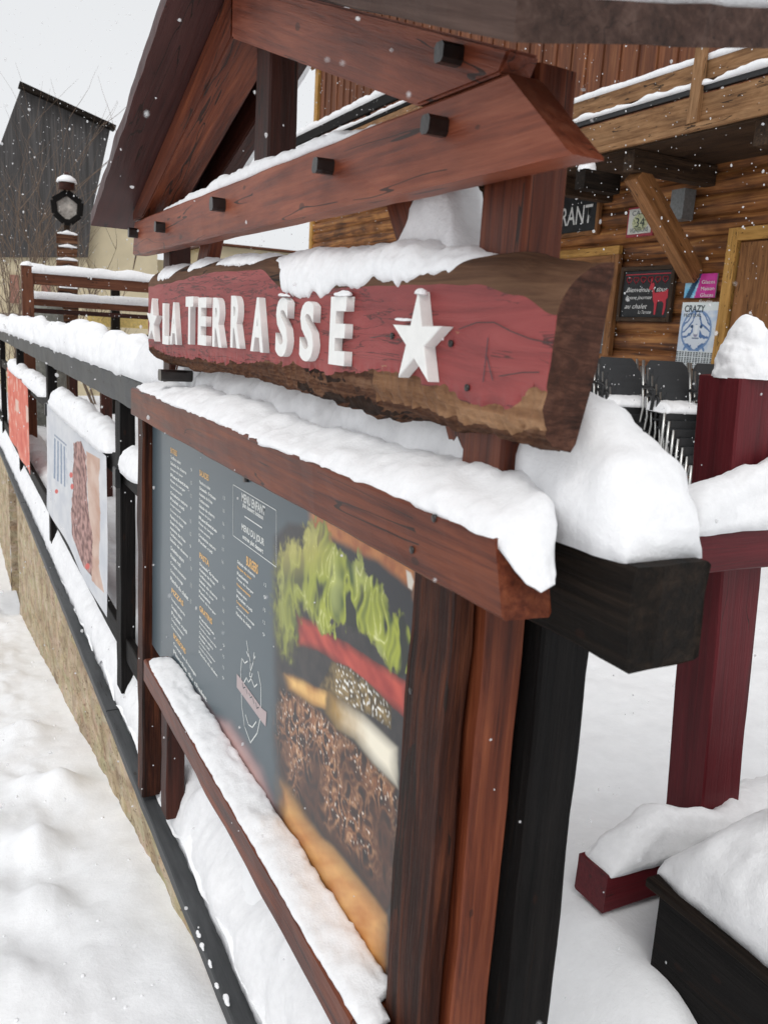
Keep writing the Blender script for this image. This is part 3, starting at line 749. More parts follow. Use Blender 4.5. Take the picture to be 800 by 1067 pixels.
# printed sheet
BG = (.070, .100, .118)
def P_(*a): return [a[i:i+2] for i in range(0, len(a), 2)]
bun = P_(322, 520, 345, 545, 385, 562, 432, 588, 432, 628, 405, 605, 372, 585, 350, 580, 338, 575, 326, 560)
darkt = P_(345, 560, 395, 585, 432, 615, 432, 690, 380, 640, 350, 600)
lett = P_(289, 580, 300, 562, 312, 566, 322, 545, 340, 540, 346, 565, 358, 575, 368, 588, 372, 570, 379, 600, 392, 598, 400, 612, 405, 640, 418, 640, 428, 665, 427, 705, 408, 700, 397, 680, 385, 668, 372, 655, 352, 650, 338, 664, 326, 645, 312, 628, 306, 690, 293, 682, 286, 640)
tom = P_(309, 640, 330, 648, 350, 662, 385, 685, 426, 712, 426, 752, 395, 726, 362, 702, 335, 680, 309, 672)
pick = P_(346, 690, 362, 694, 385, 712, 408, 736, 407, 760, 385, 745, 360, 738, 333, 716)
oni = P_(296, 702, 306, 704, 330, 716, 346, 722, 345, 742, 325, 735, 300, 718)
oni2 = P_(342, 718, 360, 732, 380, 745, 414, 778, 415, 822, 388, 795, 368, 770, 350, 760, 338, 742)
pat = P_(290, 718, 312, 722, 345, 752, 385, 790, 415, 822, 412, 930, 402, 955, 370, 905, 338, 872, 310, 838, 292, 815, 285, 770)
bunb = P_(291, 812, 302, 822, 318, 850, 335, 872, 350, 885, 368, 908, 390, 935, 404, 955, 402, 1025, 380, 1010, 340, 935, 305, 880, 291, 855)
pink = P_(222, 745, 240, 752, 256, 775, 272, 800, 292, 850, 310, 890, 270, 850, 240, 800)
pink2 = P_(230, 760, 250, 775, 280, 850, 262, 830)
def sdist(px, py, poly):
    """signed distance to a polygon outline, positive inside (picture units)"""
    d2 = 1e9; ins = False; j = len(poly)-1
    for i in range(len(poly)):
        xi, yi = poly[i]; xj, yj = poly[j]
        if (yi > py) != (yj > py) and px < (xj-xi)*(py-yi)/(yj-yi)+xi: ins = not ins
        ex, ey = xj-xi, yj-yi; t = ((px-xi)*ex+(py-yi)*ey)/(ex*ex+ey*ey); t = 0 if t < 0 else 1 if t > 1 else t
        dx, dy = px-xi-ex*t, py-yi-ey*t; dd = dx*dx+dy*dy
        if dd < d2: d2 = dd
        j = i
    return math.sqrt(d2) if ins else -math.sqrt(d2)
BOX = {}
def layer(c, px, py, poly, soft, colf):
    k = id(poly)
    if k not in BOX: BOX[k] = (min(a for a, b in poly)-8, max(a for a, b in poly)+8, min(b for a, b in poly)-8, max(b for a, b in poly)+8)
    x0, x1, y0_, y1_ = BOX[k]
    if not (x0 < px < x1 and y0_ < py < y1_): return c
    d = sdist(px, py, poly)
    if d < -soft: return c
    al = min(1, (d+soft)/(2*soft)); al = al*al*(3-2*al)
    return lerp3(c, colf(d), al)
zone = P_(286, 560, 300, 545, 432, 560, 440, 1040, 380, 1000, 296, 850, 286, 700)
def sh(c, k): return tuple(max(0, v*k) for v in c)
def menu_paint(y, z):
    px, py = proj((.58, y, z))
    if px < 215: return BG
    V3 = Vector
    n1 = fbm((y*22, z*22, 1), 4); n2 = fbm((y*60, z*60, 5), 3); n3 = noise.noise(V3((y*150, z*150, 9)))
    foc = max(0, min(1, (px-292)/45)); soft = 1.0+5.0*(1-foc)       # the photograph is out of focus towards its left
    c = BG
    c = layer(c, px+n1*2, py, pink, 5, lambda d: lerp3((.22, .15, .16), (.52, .34, .32), min(1, d/9)+n1*.3))
    if px < 280: return c
    c = layer(c, px, py, zone, 5, lambda d: lerp3((.012, .013, .016), (.035, .030, .030), .5+n1))
    def fbun(d):
        k = 1-abs((py-(545+(px-330)*.62))-6)/60
        return sh(lerp3((.34, .085, .018), (.66, .27, .07), .45+n1*.5+n2*.12), .45+.75*max(0, k))
    c = layer(c, px, py, bun, 2+soft, fbun)
    c = layer(c, px+n1*2, py+n1*3, darkt, 5, lambda d: (.014, .016, .022))
    def ftom(d):
        g_ = noise.noise(V3((y*7, z*42-y*20, 3)))
        return sh(lerp3((.30, .020, .014), (.55, .075, .045), .5+g_*.9+n1*.3), .30+.75*min(1, d/8))
    c = layer(c, px, py+n1*2, tom, soft, ftom)
    def fpick(d):
        col = lerp3((.07, .045, .015), (.26, .18, .07), .5+n2*1.1+n1*.3)
        if px > 350: col = lerp3(col, (.78, .76, .70), max(0, min(1, (n3-.18)*5)))
        return sh(col, .35+.75*min(1, d/7))
    c = layer(c, px+n1*1.5, py+n1*2, pick, soft, fpick)
    def fpat(d):
        wy = y+.014*noise.noise(V3((y*34, z*34, 51))); wz = z+.014*noise.noise(V3((y*34, z*34, 57)))
        r_ = 1-abs(noise.noise(V3((wy*46, wz*40, 3))))*2.0                      # ridges of minced meat
        r2 = 1-abs(noise.noise(V3((wy*105, wz*95, 8))))*2.2
        big = noise.noise(V3((y*11, z*9, 70))); t = (py-(722+(px-290)*.86))/115   # 0 top edge, 1 lower edge
        lit = max(0, min(1.2, 1.0-t*1.25+big*1.1))
        col = lerp3((.006, .004, .004), (.075, .024, .010), .35+r_*.6)
        col = lerp3(col, (.30, .115, .042), max(0, r_-.35)*1.3*lit)
        col = lerp3(col, (.52, .29, .15), max(0, r_*.55+r2*.4+n2*.35-.60)*2.4*lit)
        if n3 > .38 and lit > .45: col = lerp3(col, (.85, .74, .64), min(1, (n3-.38)*6*lit))
        return sh(col, .35+.7*min(1, d/9))
    c = layer(c, px+n1*3, py+n1*4, pat, 1.5+soft, fpat)
    def fon(d):
        return sh(lerp3((.45, .17, .03), (.80, .50, .16), .4+n1*.4+min(1, d/9)*.4), .45+.6*min(1, d/6))
    c = layer(c, px+n1*1.2, py+n1*1.5, oni, 1+soft*.6, fon)
    def fon2(d):
        col = lerp3((.34, .20, .05), (.80, .74, .60), (px-348)/40+n1*.2)
        return sh(col, .38+.75*min(1, d/10))
    c = layer(c, px+n1*2, py+n1*2, oni2, 2.2, fon2)
    def fbb(d):
        t = (py-(815+(px-291)*1.25))/60
        g_ = fbm((y*9, z*30+y*18, 44), 3)
        return sh(lerp3((.70, .38, .13), (.46, .16, .035), .15+t*.6+g_*.5+n2*.08), .45+.62*min(1, d/14))
    c = layer(c, px+n1*3, py+n1*4, bunb, 2+soft, fbb)
    def flet(d):
        wy, wz = y+.022*noise.noise(V3((y*19, z*19, 31))), z+.030*noise.noise(V3((y*19, z*19, 37)))
        a_ = noise.noise(V3((wy*25, wz*12, 12)))+.35*noise.noise(V3((wy*62, wz*30, 2)))
        rd = abs(a_); sd_ = noise.noise(V3((wy*16, wz*10, 91)))
        col = lerp3((.36, .40, .035), (.06, .10, .012), rd*2.3)             # leaf body
        col = lerp3(col, (.62, .66, .20), max(0, sd_)*1.3)
        col = lerp3(col, (.80, .82, .42), max(0, 1-rd/.045)*(.2+.6*foc)*max(0, min(1, .5+sd_*2.5+n2)))   # bright frilled rims
        col = lerp3(col, (.008, .014, .008), max(0, min(1, (-a_-.18)*6)))    # dark folds
        col = lerp3(lerp3(col, (.20, .21, .05), .65), col, foc)
        col = lerp3(col, (.55, .47, .12), .5*max(0, min(1, (604-py)/30))*max(0, min(1, (352-px)/25)))
        return sh(col, .5+.55*min(1, (d+3)/9))
    c = layer(c, px+n2*5+n1*4, py+n2*10, lett, .8+soft, flet)
    c = layer(c, px, py, P_(423, 594, 428, 597, 431, 606, 429, 615, 425, 612), 1, lambda d: (.8, .74, .64)) if px > 415 else c
    return c
ys = []; px_ = 426.0
while px_ > 284: ys.append(onx(px_, 700, .58).y); px_ -= .55
ys = [.945]+ys
while px_ > 224: ys.append(onx(px_, 700, .58).y); px_ -= 2
ys += [2.2, 2.735]
ys = sorted(set(ys)); 
zs = frange(-1.06, -.22, 420)
painted('printed_sheet', .580, ys, zs, menu_paint, M['print'], menu)
TX = .5795
def mtext(px, py, s, h, mat, wpx=None, **k):
    p = onx(px, py, TX)
    me = text('lettering', s, (TX, p.y, p.z-h), 1, mat, menu, fit=(wpx, h), **k); return me
words = ['Tartiflette maison', 'Croute au fromage', 'Fondue savoyarde', 'Salade de chevre', 'Planche du chalet', 'Omelette nature', 'Soupe du jour', 'Steak frites', 'Poulet roti', 'Raclette', 'Assiette de frites', 'Croque monsieur', 'Pates du berger']
def tp_(px, py): p = onx(px, py, TX); return p.y, p.z
def column(px, pxe, pyh, py0, py1, n, head, hw, k0, price=None, ochre=0, long=1.0):
    y, _ = tp_(px, py0); ye, _ = tp_(pxe, py0); W = (y-ye)*long
    if head:
        yh, zh = tp_(px, pyh); text('heading', head, (TX, y, zh-.016), 1, M['ink_ochre'], menu, fit=((y-ye)*hw, .016), off=.03)
    za = tp_(px, py0)[1]; zb = tp_(px, py1)[1]; st = (za-zb)/(n-1); th = st*.56
    for i in range(n):
        s_ = words[(i*3+k0) % 13]; f_ = .55+.45*(((i*7+k0*3) % 11)/11)
        text('menu_line', s_, (TX, y, za-st*i-th), 1, M['ink_ochre'] if ochre and i % 3 == 1 else M['ink_menu'], menu, fit=(W*f_, th), off=.035)
        if price and i % 2 == 0: text('price', '%d' % (9+(i*3+k0) % 9), (TX, tp_(price, py0)[0], za-st*i-th), 1, M['ink_menu'], menu, fit=(.014, th))
column(178, 198, 466, 474, 560, 15, 'ENTREES', .35, 0, 199); column(178, 198, 0, 568, 600, 5, None, 0, 5, 199); column(179, 197, 612, 622, 650, 5, 'PIZZAS', .7, 2)
column(208, 228, 489, 500, 562, 11, 'SALADES', .5, 4, 233); column(208, 229, 575, 585, 620, 7, 'PASTA', .5, 7, 233); column(208, 229, 630, 641, 678, 8, 'GRATINS', .65, 9, 233)
column(181, 203, 659, 668, 676, 2, 'BOISSONS', .6, 1, None, 0, 1.6)
column(247.5, 268, 0, 583, 638, 10, None, 0, 3, 276, 1)
yh, zh = tp_(257, 578); text('heading', 'BURGERS', (TX, yh, zh-.024), 1, M['ink_ochre'], menu, fit=(yh-tp_(269, 588)[0], .022), off=.03)
for px, py, pe, s_, h_ in ((252, 513, 277, 'MENU ENFANT', .020), (253, 523, 275, 'plat dessert boisson', .014), (252, 545, 276, 'MENU DU JOUR', .020), (253, 556, 275, 'entree plat dessert', .014)):
    yy, z_ = tp_(px, py); text('menu_line', s_, (TX, yy, z_-h_), 1, M['ink_menu'], menu, fit=(yy-tp_(pe, py)[0], h_), off=.035)
strokes('rule', [[tp_(255, 538), tp_(273, 550)]], TX, .003, M['ink_menu'], menu)
strokes('box_rule', [[tp_(243, 505), tp_(288, 532), tp_(288, 591), tp_(243, 558), tp_(243, 505)]], TX, .0020, M['ink_menu'], menu)
# emblem: shield with antlers, mountains and a ribbon
def em(pts): return [tuple(onx(a, b, TX).yz) for a, b in pts]
strokes('emblem', [em(P_(252, 686, 251, 700, 252, 735, 255, 757, 261, 774, 268, 764, 272, 745, 272, 715, 269, 700)),
                   em(P_(253, 687, 255, 691, 258, 689)), em(P_(257, 668, 259, 680, 261, 690, 261, 700, 264, 690, 265, 680)), em(P_(259, 684, 257, 679)), em(P_(264, 688, 266, 684)),
                   em(P_(261, 700, 260, 704, 262, 706, 263, 702)), em(P_(254, 712, 257, 706, 259, 711, 262, 707, 265, 716, 268, 713)), em(P_(256, 745, 259, 755, 263, 758, 267, 752))], TX, .0034, M['ink_menu'], menu)
prism('ribbon', em(P_(247, 702, 247, 716, 273, 752, 277, 757, 278, 742, 273, 738, 251, 707)), TX-.0004, TX-.0001, M['ribbon'], menu)
strokes('ribbon_lettering', [em(P_(253, 712, 254, 717, 256, 716)), em(P_(257, 718, 258, 723)), em(P_(260, 722, 261, 727, 263, 726)), em(P_(264, 728, 265, 733)), em(P_(267, 732, 268, 738, 270, 737))], TX-.0008, .0022, M['ink_dark'], menu)
p = onx(258, 497, .58); lathe('screw', (.572, p.y, p.z), [(.012, 0), (.012, .008)], M['peg'], menu, 16, 'x')
for px, py in ((429, 573), (452, 540), (428, 720), (424, 985)):
    x = .4995 if py < 600 else .549
    p = onx(px, py, x); lathe('screw', (x-.001, p.y, p.z), [(.005, 0), (.004, .004)], M['peg'], menu, 10, 'x')
snow('menu_snow', [((.528, .655, -.244), (.548, .657, -.240), .004), ((.514, .662, -.236), (.556, .665, -.232), .010), ((.507, .674, -.224), (.562, .677, -.218), .016), ((.503, .686, -.213), (.568, .69, -.200), .026), ((.502, .71, -.204), (.585, .715, -.185), .026), ((.502, .74, -.203), (.60, .74, -.175), .024), ((.503, .80, -.203), (.62, .80, -.165), .026), ((.502, .90, -.203), (.62, .90, -.165), .022), ((.503, 1.05, -.203), (.62, 1.05, -.17), .026), ((.502, 1.4, -.203), (.62, 1.4, -.18), .020), ((.504, 1.7, -.203), (.62, 1.7, -.17), .026), ((.502, 2.1, -.203), (.62, 2.1, -.17), .022), ((.504, 2.5, -.203), (.62, 2.5, -.18), .022), ((.515, 2.64, -.2), (.60, 2.64, -.19), .010)],
     'long strip of snow lying on the top rail of the menu board', amp=.008, freq=16, droop=.008, power=.85, hvar=.45, hf=4)
snow('ledge_snow', [((.504, .925, -1.004), (.547, .925, -.995), .014), ((.503, .955, -1.004), (.549, .960, -.992), .016), ((.503, .965, -1.004), (.579, .97, -.990), .016), ((.502, 1.2, -1.004), (.579, 1.2, -.992), .016), ((.502, 1.6, -1.004), (.579, 1.6, -.990), .018), ((.502, 2.0, -1.004), (.579, 2.0, -.992), .016), ((.504, 2.38, -1.004), (.579, 2.38, -.994), .014), ((.51, 2.44, -1.004), (.575, 2.44, -1.0), .006)],
     'ledge of snow lying along the bottom rail of the menu board', amp=.005, freq=20, power=.9, hvar=.3, hf=4)

# ================================================================ snow on the fence
snow('fence_snow', [((.603, .618, -.213), (.712, .618, -.213), .050), ((.596, .66, -.213), (.72, .66, -.213), .105), ((.596, .74, -.213), (.735, .74, -.213), .145), ((.60, .86, -.213), (.75, .86, -.213), .165), ((.60, 1.1, -.21), (.74, 1.1, -.21), .13), ((.60, 1.6, -.21), (.73, 1.6, -.21), .10), ((.60, 2.3, -.21), (.73, 2.3, -.21), .11)],
     'deep snow mound on the near end of the dark rail behind the red sign', amp=.014, freq=11, power=.75, hvar=.12)
snow('fence_snow', [((.598, 2.31, -.206), (.73, 2.31, -.206), .12), ((.598, 3.0, -.206), (.73, 3.0, -.206), .135), ((.596, 5, -.206), (.73, 5, -.206), .15), ((.596, 9, -.206), (.73, 9, -.206), .16), ((.596, 20, -.206), (.73, 20, -.206), .16)],
     'long uneven ridge of snow lying on the fence top rail', amp=.03, freq=5, power=.7, hvar=.35, hf=3, n_sub=None, droop=.03)
for i, (y0, y1, h, lab) in enumerate(((3.70, 5.95, .12, 'thick roll of snow on top of the white dessert banner'), (6.35, 8.0, .11, 'roll of snow on the fence rail beside the red banner'), (8.15, 9.8, .10, 'small roll of snow on the far side of the red banner'), (2.95, 3.42, .10, 'snow on the fence rail between the banner and the menu board'))):
    snow('rail_snow', [((.592, y0, -.56), (.68, y0, -.56), .03), ((.580, y0+.12, -.57), (.70, y0+.12, -.57), h*.9), ((.575, (y0+y1)/2, -.57), (.70, (y0+y1)/2, -.57), h*1.15), ((.580, y1-.12, -.57), (.70, y1-.12, -.57), h), ((.592, y1, -.56), (.68, y1, -.56), .03)], lab, amp=.014, freq=9, power=.8)
snow('bank_snow', [((.60, .3, -1.645), (1.0, .3, -1.645), .26), ((.603, 1.6, -1.645), (1.0, 1.6, -1.645), .27), ((.61, 2.6, -1.645), (.98, 2.6, -1.645), .24), ((.605, 4, -1.645), (1.0, 4, -1.645), .27), ((.60, 7, -1.645), (1.0, 7, -1.645), .33), ((.58, 12, -1.645), (1.0, 12, -1.645), .36), ((.58, 20, -1.645), (1.0, 20, -1.645), .36)],
     'bank of snow piled along the wall coping below the fence and the menu board', amp=.025, freq=8, power=.95, hvar=.12, m_=30, hf=2.5)
# wet snow bits on the coping
for i, (px, py, s) in enumerate(((211, 985, .012), (219, 1003, .010), (236, 1040, .014), (207, 972, .009), (226, 1025, .008))):
    p = onx(px, py, .551); dome('snow_bit', (.551, p.y, p.z-.006), .006, s*1.4, s, 'small clot of snow stuck to the wall coping near the bottom of the picture', .003, 60, i, n=18, m_=8)['group'] = 'clots of snow on the coping'

# ================================================================ banners
def b1_paint(y, z):
    px, py = proj((.598, y, z)); n1 = fbm((y*4, z*9, 1), 4); n2 = fbm((y*14, z*30, 5), 3)
    c = lerp3((.55, .57, .61), (.66, .67, .69), .5+n1)
    if inside(px+n1*1.2, py, P_(90, 470, 104, 478, 104, 590, 110, 618, 98, 605, 96, 560, 93, 520)): c = lerp3((.50, .30, .22), (.62, .46, .38), .5+n1)
    if inside(px+n1*1.8, py+n1*3, P_(77, 462, 84, 458, 90, 475, 92, 520, 98, 560, 98, 600, 90, 590, 76, 558, 74, 520, 77, 500)): c = lerp3((.14, .055, .045), (.46, .26, .23), .5+n2*1.2)
    if 57 < px < 69.5:
        top = 453+(px-57)*.9
        if top+3 < py < top+45:
            u = (px-57) % 3.1
            if u < 1.5: c = (.22, .28, .38)
        if abs(py-top) < 1.0: c = (.25, .3, .38)
    for (a, b, r) in ((74, 495, 1.8), (75, 507, 1.8), (94, 590, 2), (60, 512, 1.4)):
        if (px-a)**2+((py-b)*.6)**2 < r*r: c = (.62, .10, .08)
    return c
painted('banner', .598, frange(3.72, 6.12, 260), frange(-1.30, -.575, 260), b1_paint, M['matteprint'], None, back=0, curve=lambda y, z: .010*math.sin(y*4)*(-(z+.57))-.03*max(0, -(z+.95))**1.2,
        label='white hanging banner with a chocolate dessert picture on the black fence', cat='banner')
def b2_paint(y, z):
    px, py = proj((.598, y, z)); n1 = fbm((y*5, z*8, 1), 4)
    c = lerp3((.62, .10, .06), (.75, .22, .15), .5+n1)
    if inside(px, py, P_(16, 415, 20, 418, 20, 430, 16, 428)) or inside(px, py, P_(27, 422, 31, 426, 30, 440, 27, 440)): c = (.72, .5, .42)
    if n1 > .45: c = (.75, .42, .34)
    return c
painted('banner', .598, frange(7.55, 10.1, 90), frange(-1.32, -.575, 90), b2_paint, M['matteprint'], None, back=0, curve=lambda y, z: .012*math.sin(y*5)*(-(z+.57)),
        label='red orange hanging banner on the far part of the black fence', cat='banner')

# ================================================================ deep red frame and planter on the terrace
rs = empty('red_stand', (1.54, 1.25, -1.45), 'deep red painted timber post with cross rails on the snowy terrace', 'timber stand')
beam('post', (1.592, 1.256, -1.5), (1.478, 1.256, -.038), .12, .11, M['deepred'], rs, up=(0, 1, 0), wob=.0015)
bxyz('rail', 1.275, 2.9, 1.135, 1.198, -.425, -.338, M['deepred'], rs, axis='x', wob=.0015)
bxyz('foot_rail', 1.232, 1.480, 1.205, 1.30, -1.212, -1.122, M['deepred'], rs, axis='x', wob=.002)
bxyz('foot_rail', 1.604, 2.3, 1.205, 1.30, -1.212, -1.122, M['deepred'], rs, axis='x', wob=.002)
bxyz('post', 2.78, 2.90, 1.20, 1.31, -1.5, -.038, M['deepred'], rs, axis='z')
dome('post_snow', (1.480, 1.25, -.045), .066, .062, .125, 'pointed cone of snow on top of the deep red post', .010, 14, 5, pw=.9, peak=1.7)
snow('rail_snow', [((1.262, 1.125, -.342), (1.262, 1.24, -.342), .06), ((1.29, 1.12, -.342), (1.29, 1.25, -.342), .085), ((1.40, 1.125, -.34), (1.40, 1.24, -.34), .105), ((1.52, 1.125, -.34), (1.52, 1.20, -.34), .14), ((1.60, 1.12, -.34), (1.60, 1.25, -.34), .20), ((1.72, 1.12, -.34), (1.72, 1.25, -.34), .25), ((2.2, 1.12, -.34), (2.2, 1.25, -.34), .18), ((2.9, 1.12, -.34), (2.9, 1.25, -.34), .16)],
     'deep snow on the upper deep red cross rail', amp=.014, freq=11, hvar=.08, power=.8)
snow('foot_snow', [((1.24, 1.203, -1.125), (1.24, 1.30, -1.125), .012), ((1.29, 1.198, -1.125), (1.29, 1.31, -1.125), .055), ((1.40, 1.195, -1.125), (1.40, 1.31, -1.125), .11), ((1.52, 1.13, -1.125), (1.52, 1.21, -1.125), .11), ((1.7, 1.12, -1.125), (1.7, 1.32, -1.125), .11), ((2.2, 1.12, -1.125), (2.2, 1.32, -1.125), .1)],
     'snow sloping up along the low deep red rail to the post', amp=.010, freq=12, hvar=.08, power=.85)
pl = empty('planter_box', (1.45, .6, -1.45), 'black timber box with a brown rim heaped with snow at lower right', 'planter')
bxyz('side_board', 1.215, 1.245, .05, 1.045, -1.56, -1.045, M['black'], pl); bxyz('side_board', 1.95, 1.98, .05, 1.045, -1.56, -1.045, M['black'], pl)
bxyz('end_board', 1.246, 1.949, 1.012, 1.044, -1.56, -1.045, M['black'], pl, axis='x'); bxyz('end_board', 1.246, 1.949, .05, .08, -1.56, -1.045, M['black'], pl, axis='x')
bxyz('rim', 1.195, 1.265, .03, 1.065, -1.043, -1.022, M['blackend'], pl); bxyz('rim', 1.266, 1.99, 1.0, 1.065, -1.043, -1.022, M['blackend'], pl, axis='x')
snow('planter_snow', [((1.215, .02, -1.024), (2.0, .02, -1.024), .20), ((1.21, .5, -1.024), (2.0, .5, -1.024), .23), ((1.21, .85, -1.024), (2.0, .85, -1.024), .22), ((1.215, 1.0, -1.024), (2.0, 1.0, -1.024), .15), ((1.23, 1.07, -1.024), (1.98, 1.07, -1.024), .04)],
     'big heap of snow filling the black box at lower right', amp=.02, freq=7, power=.72, m_=50, hvar=.1)

# ================================================================ chalet
ch = empty('log_chalet', (7.5, 10, -1.45), 'large log chalet restaurant with orange brown log walls and snowy balconies', 'chalet')
FX = 7.0
V = []; Fc = []; lh = .2; zs = []
prof = []
z = -1.6
while z < 2.5:
    for k in range(7):
        t = (k+.5)/7; prof.append((FX-.055*math.sin(t*math.pi)**.6+.01, z+t*lh))
    prof.append((FX+.028, z+lh)); z += lh
ys = frange(2.5, 17.25, 90)
for y in ys:
    for (x, z) in prof: V.append((x+fbm((1, y*.8, round(z/.2)*3.1), 2)*.012, y, z+fbm((1, y*.7, round(z/.2)*5.1), 2)*.012))
m_ = len(prof)
for i in range(len(ys)-1):
    for j in range(m_-1): Fc.append((i*m_+j, i*m_+j+1, (i+1)*m_+j+1, (i+1)*m_+j))
meshobj('log_wall', V, Fc, M['logs'], ch, True)
# gable side and upper cladding
V = []; Fc = []; y = 2.5
while y < 17.2:
    i = len(V); d = .0 if int(y/.15) % 2 else .02
    for (yy, zz) in ((y+.006, 2.52), (y+.144, 2.52), (y+.144, 7.2), (y+.006, 7.2)): V.append((FX-d, yy, zz))
    for (yy, zz) in ((y+.006, 2.52), (y+.144, 2.52), (y+.144, 7.2), (y+.006, 7.2)): V.append((FX+.04, yy, zz))
    Fc += [(i, i+3, i+2, i+1), (i, i+4, i+7, i+3), (i+1, i+2, i+6, i+5), (i+4, i+5, i+6, i+7)]; y += .15
meshobj('plank_wall', V, Fc, M['planks'], ch)
bxyz('side_wall', FX+.06, 14, 2.5, 17.2, -1.6, 7.2, M['chaletdark'], ch)
bxyz('corner_board', FX-.06, FX+.1, 17.2, 17.36, -1.6, 7.2, M['ochre'], ch, axis='z')
rf = bxyz('roof', 5.2, 14.5, 1.8, 18.6, 7.22, 7.5, M['chaletdark'], ch)
beam('roof_brace', (5.6, 18.3, 7.1), (6.95, 17.3, 5.35), .14, .2, M['ochre'], ch)
for yy in (17.28, 13.6, 10.2): beam('roof_brace', (5.5, yy+.01, 7.15), (6.93, yy, 5.2), .13, .18, M['brace'], ch)
# lower balcony
bal = bxyz('balcony', 5.86, 6.93, 2.2, 9.6, 1.86, 1.93, M['chaletdark'], ch)
bxyz('edge_beam', 5.74, 5.855, 2.2, 9.6, 1.90, 2.13, M['chaletbeam'], bal); 
bal_c = bal
def sub(o, par):
    mwl = o.matrix_basis.copy(); o.parent = par
    # keep world placement: parent has its own basis inside the chalet frame
    o.matrix_parent_inverse = par.matrix_basis.inverted() @ (Matrix.Identity(4)); o.matrix_basis = mwl
    return o
for o in [c for c in bpy.data.objects if c.parent == bal]: sub(o, bal)
def bpart(name, *a, **k):
    o = bxyz(name, *a, **k); return sub(o, bal)
bpart('rail', 5.76, 5.82, 2.2, 9.6, 2.25, 2.40, M['chaletbeam']); bpart('rail', 5.73, 5.78, 2.2, 9.6, 2.150, 2.195, M['blackmetal'])
bpart('ledge', 5.70, 5.74, 2.2, 9.6, 1.84, 1.90, M['chaletbeam'])
for yy in (3.2, 5.70, 8.2): bpart('baluster', 5.69, 5.74, yy-.055, yy+.055, 1.905, 2.52, M['chaletbeam'], axis='z')
for yy in (3.6, 5.1, 6.6, 8.1, 9.4): bpart('joist', 5.86, 6.95, yy-.07, yy+.07, 1.66, 1.855, M['chaletdark'], axis='x')
for yy in (4.2, 6.62, 9.2):
    beam('brace', (5.98, yy, 1.66), (6.93, yy+.02, .78), .17, .19, M['brace'], ch, up=(0, 0, 1))
# joist end with snow
bxyz('joist', 5.55, 6.0, 6.84, 6.98, 1.50, 1.68, M['blackend'], ch, axis='x')
dome('joist_snow', (5.62, 6.91, 1.68), .09, .09, .11, 'small cap of snow on the joist end of the lower balcony', .01, 12, 3, n=30, m_=14)
snow('balcony_snow', [((5.75, 2.2, 2.40), (5.84, 2.2, 2.40), .06), ((5.75, 9.6, 2.40), (5.84, 9.6, 2.40), .06)], 'thin line of snow on the hand rail of the lower balcony', amp=.012, freq=4, n_sub=160, m_=10)
snow('balcony_snow', [((5.70, 2.2, 2.195), (5.79, 2.2, 2.195), .045), ((5.70, 9.6, 2.195), (5.79, 9.6, 2.195), .045)], 'scalloped snow on the thin lower rail of the lower balcony', amp=.02, freq=5, n_sub=160, m_=10, hvar=.5)
# upper balcony further away
ub = bxyz('balcony', 5.9, 6.93, 10.4, 16.4, 3.02, 3.10, M['chaletdark'], ch)
def upart(name, *a, **k): return sub(bxyz(name, *a, **k), ub)
upart('edge_beam', 5.80, 5.895, 10.4, 16.4, 2.92, 3.10, M['chaletbeam']); upart('rail', 5.80, 5.86, 10.4, 16.4, 3.26, 3.40, M['black']); upart('rail', 5.80, 5.86, 10.4, 16.4, 3.11, 3.16, M['black'])
for yy in (10.6, 12.5, 14.4, 16.3): upart('baluster', 5.865, 5.9, yy-.05, yy+.05, 3.105, 3.42, M['black'], axis='z')
snow('balcony_snow', [((5.78, 10.4, 3.40), (5.9, 10.4, 3.40), .11), ((5.78, 16.4, 3.40), (5.9, 16.4, 3.40), .11)], 'snow on the hand rail of the higher far balcony', amp=.02, freq=3, n_sub=120, m_=10)
snow('balcony_snow', [((5.77, 10.4, 3.16), (5.9, 10.4, 3.16), .05), ((5.77, 16.4, 3.16), (5.9, 16.4, 3.16), .05)], 'snow on the thin lower rail of the higher far balcony', amp=.02, freq=3, n_sub=120, m_=10)
# door (right) and window (left of it)
def frame_rect(name, par, y0, y1, z0, z1, w_, x0, x1, mat):
    a = sub(bxyz(name, x0, x1, y0-w_, y0, z0, z1+w_, mat, par, axis='z'), par); b = sub(bxyz(name, x0, x1, y1, y1+w_, z0, z1+w_, mat, par, axis='z'), par)
    c = sub(bxyz(name, x0, x1, y0+.001, y1-.001, z1, z1+w_, mat, par), par)
door = bxyz('door', FX-.085, FX-.06, 5.0, 6.08, -1.45, 1.08, M['brace'], ch, axis='z')
frame_rect('door_frame', door, 4.98, 6.10, -1.45, 1.10, .12, FX-.12, FX-.055, M['ochre'])
win = bxyz('window', FX-.08, FX-.062, 7.88, 9.7, -.06, .92, M['blackmetal'], ch)
mtg, n, p_ = newmat('window glass'); p_.inputs['Base Color'].default_value = (.10, .13, .15, 1); p_.inputs['Roughness'].default_value = .08
tq = tex(n, mapping(n, (1, 1, 1)), 3, 3); rq = ramp(n, [(.3, (.05, .06, .07)), (.7, (.2, .24, .26))]); n.links.new(tq.outputs[0], rq.inputs[0]); n.links.new(rq.outputs[0], p_.inputs['Base Color'])
win.data.materials[0] = mtg
frame_rect('window_frame', win, 7.86, 9.72, -.08, .94, .12, FX-.12, FX-.055, M['brace'])
sub(bxyz('lintel', FX-.11, FX-.055, 7.76, 9.84, 1.061, 1.16, M['ochre'], win), win)
def subflat(o, par): o.matrix_parent_inverse = par.matrix_basis.inverted(); return o
e = [[(8.02+.12*math.cos(a)*.8, .30+.17*math.sin(a)) for a in frange(0, 2*math.pi, 18)], [(8.04, .5), (7.97, .62), (8.03, .7)], [(8.0, .5), (8.07, .62)], [(8.02, .13), (8.02, .06)]]
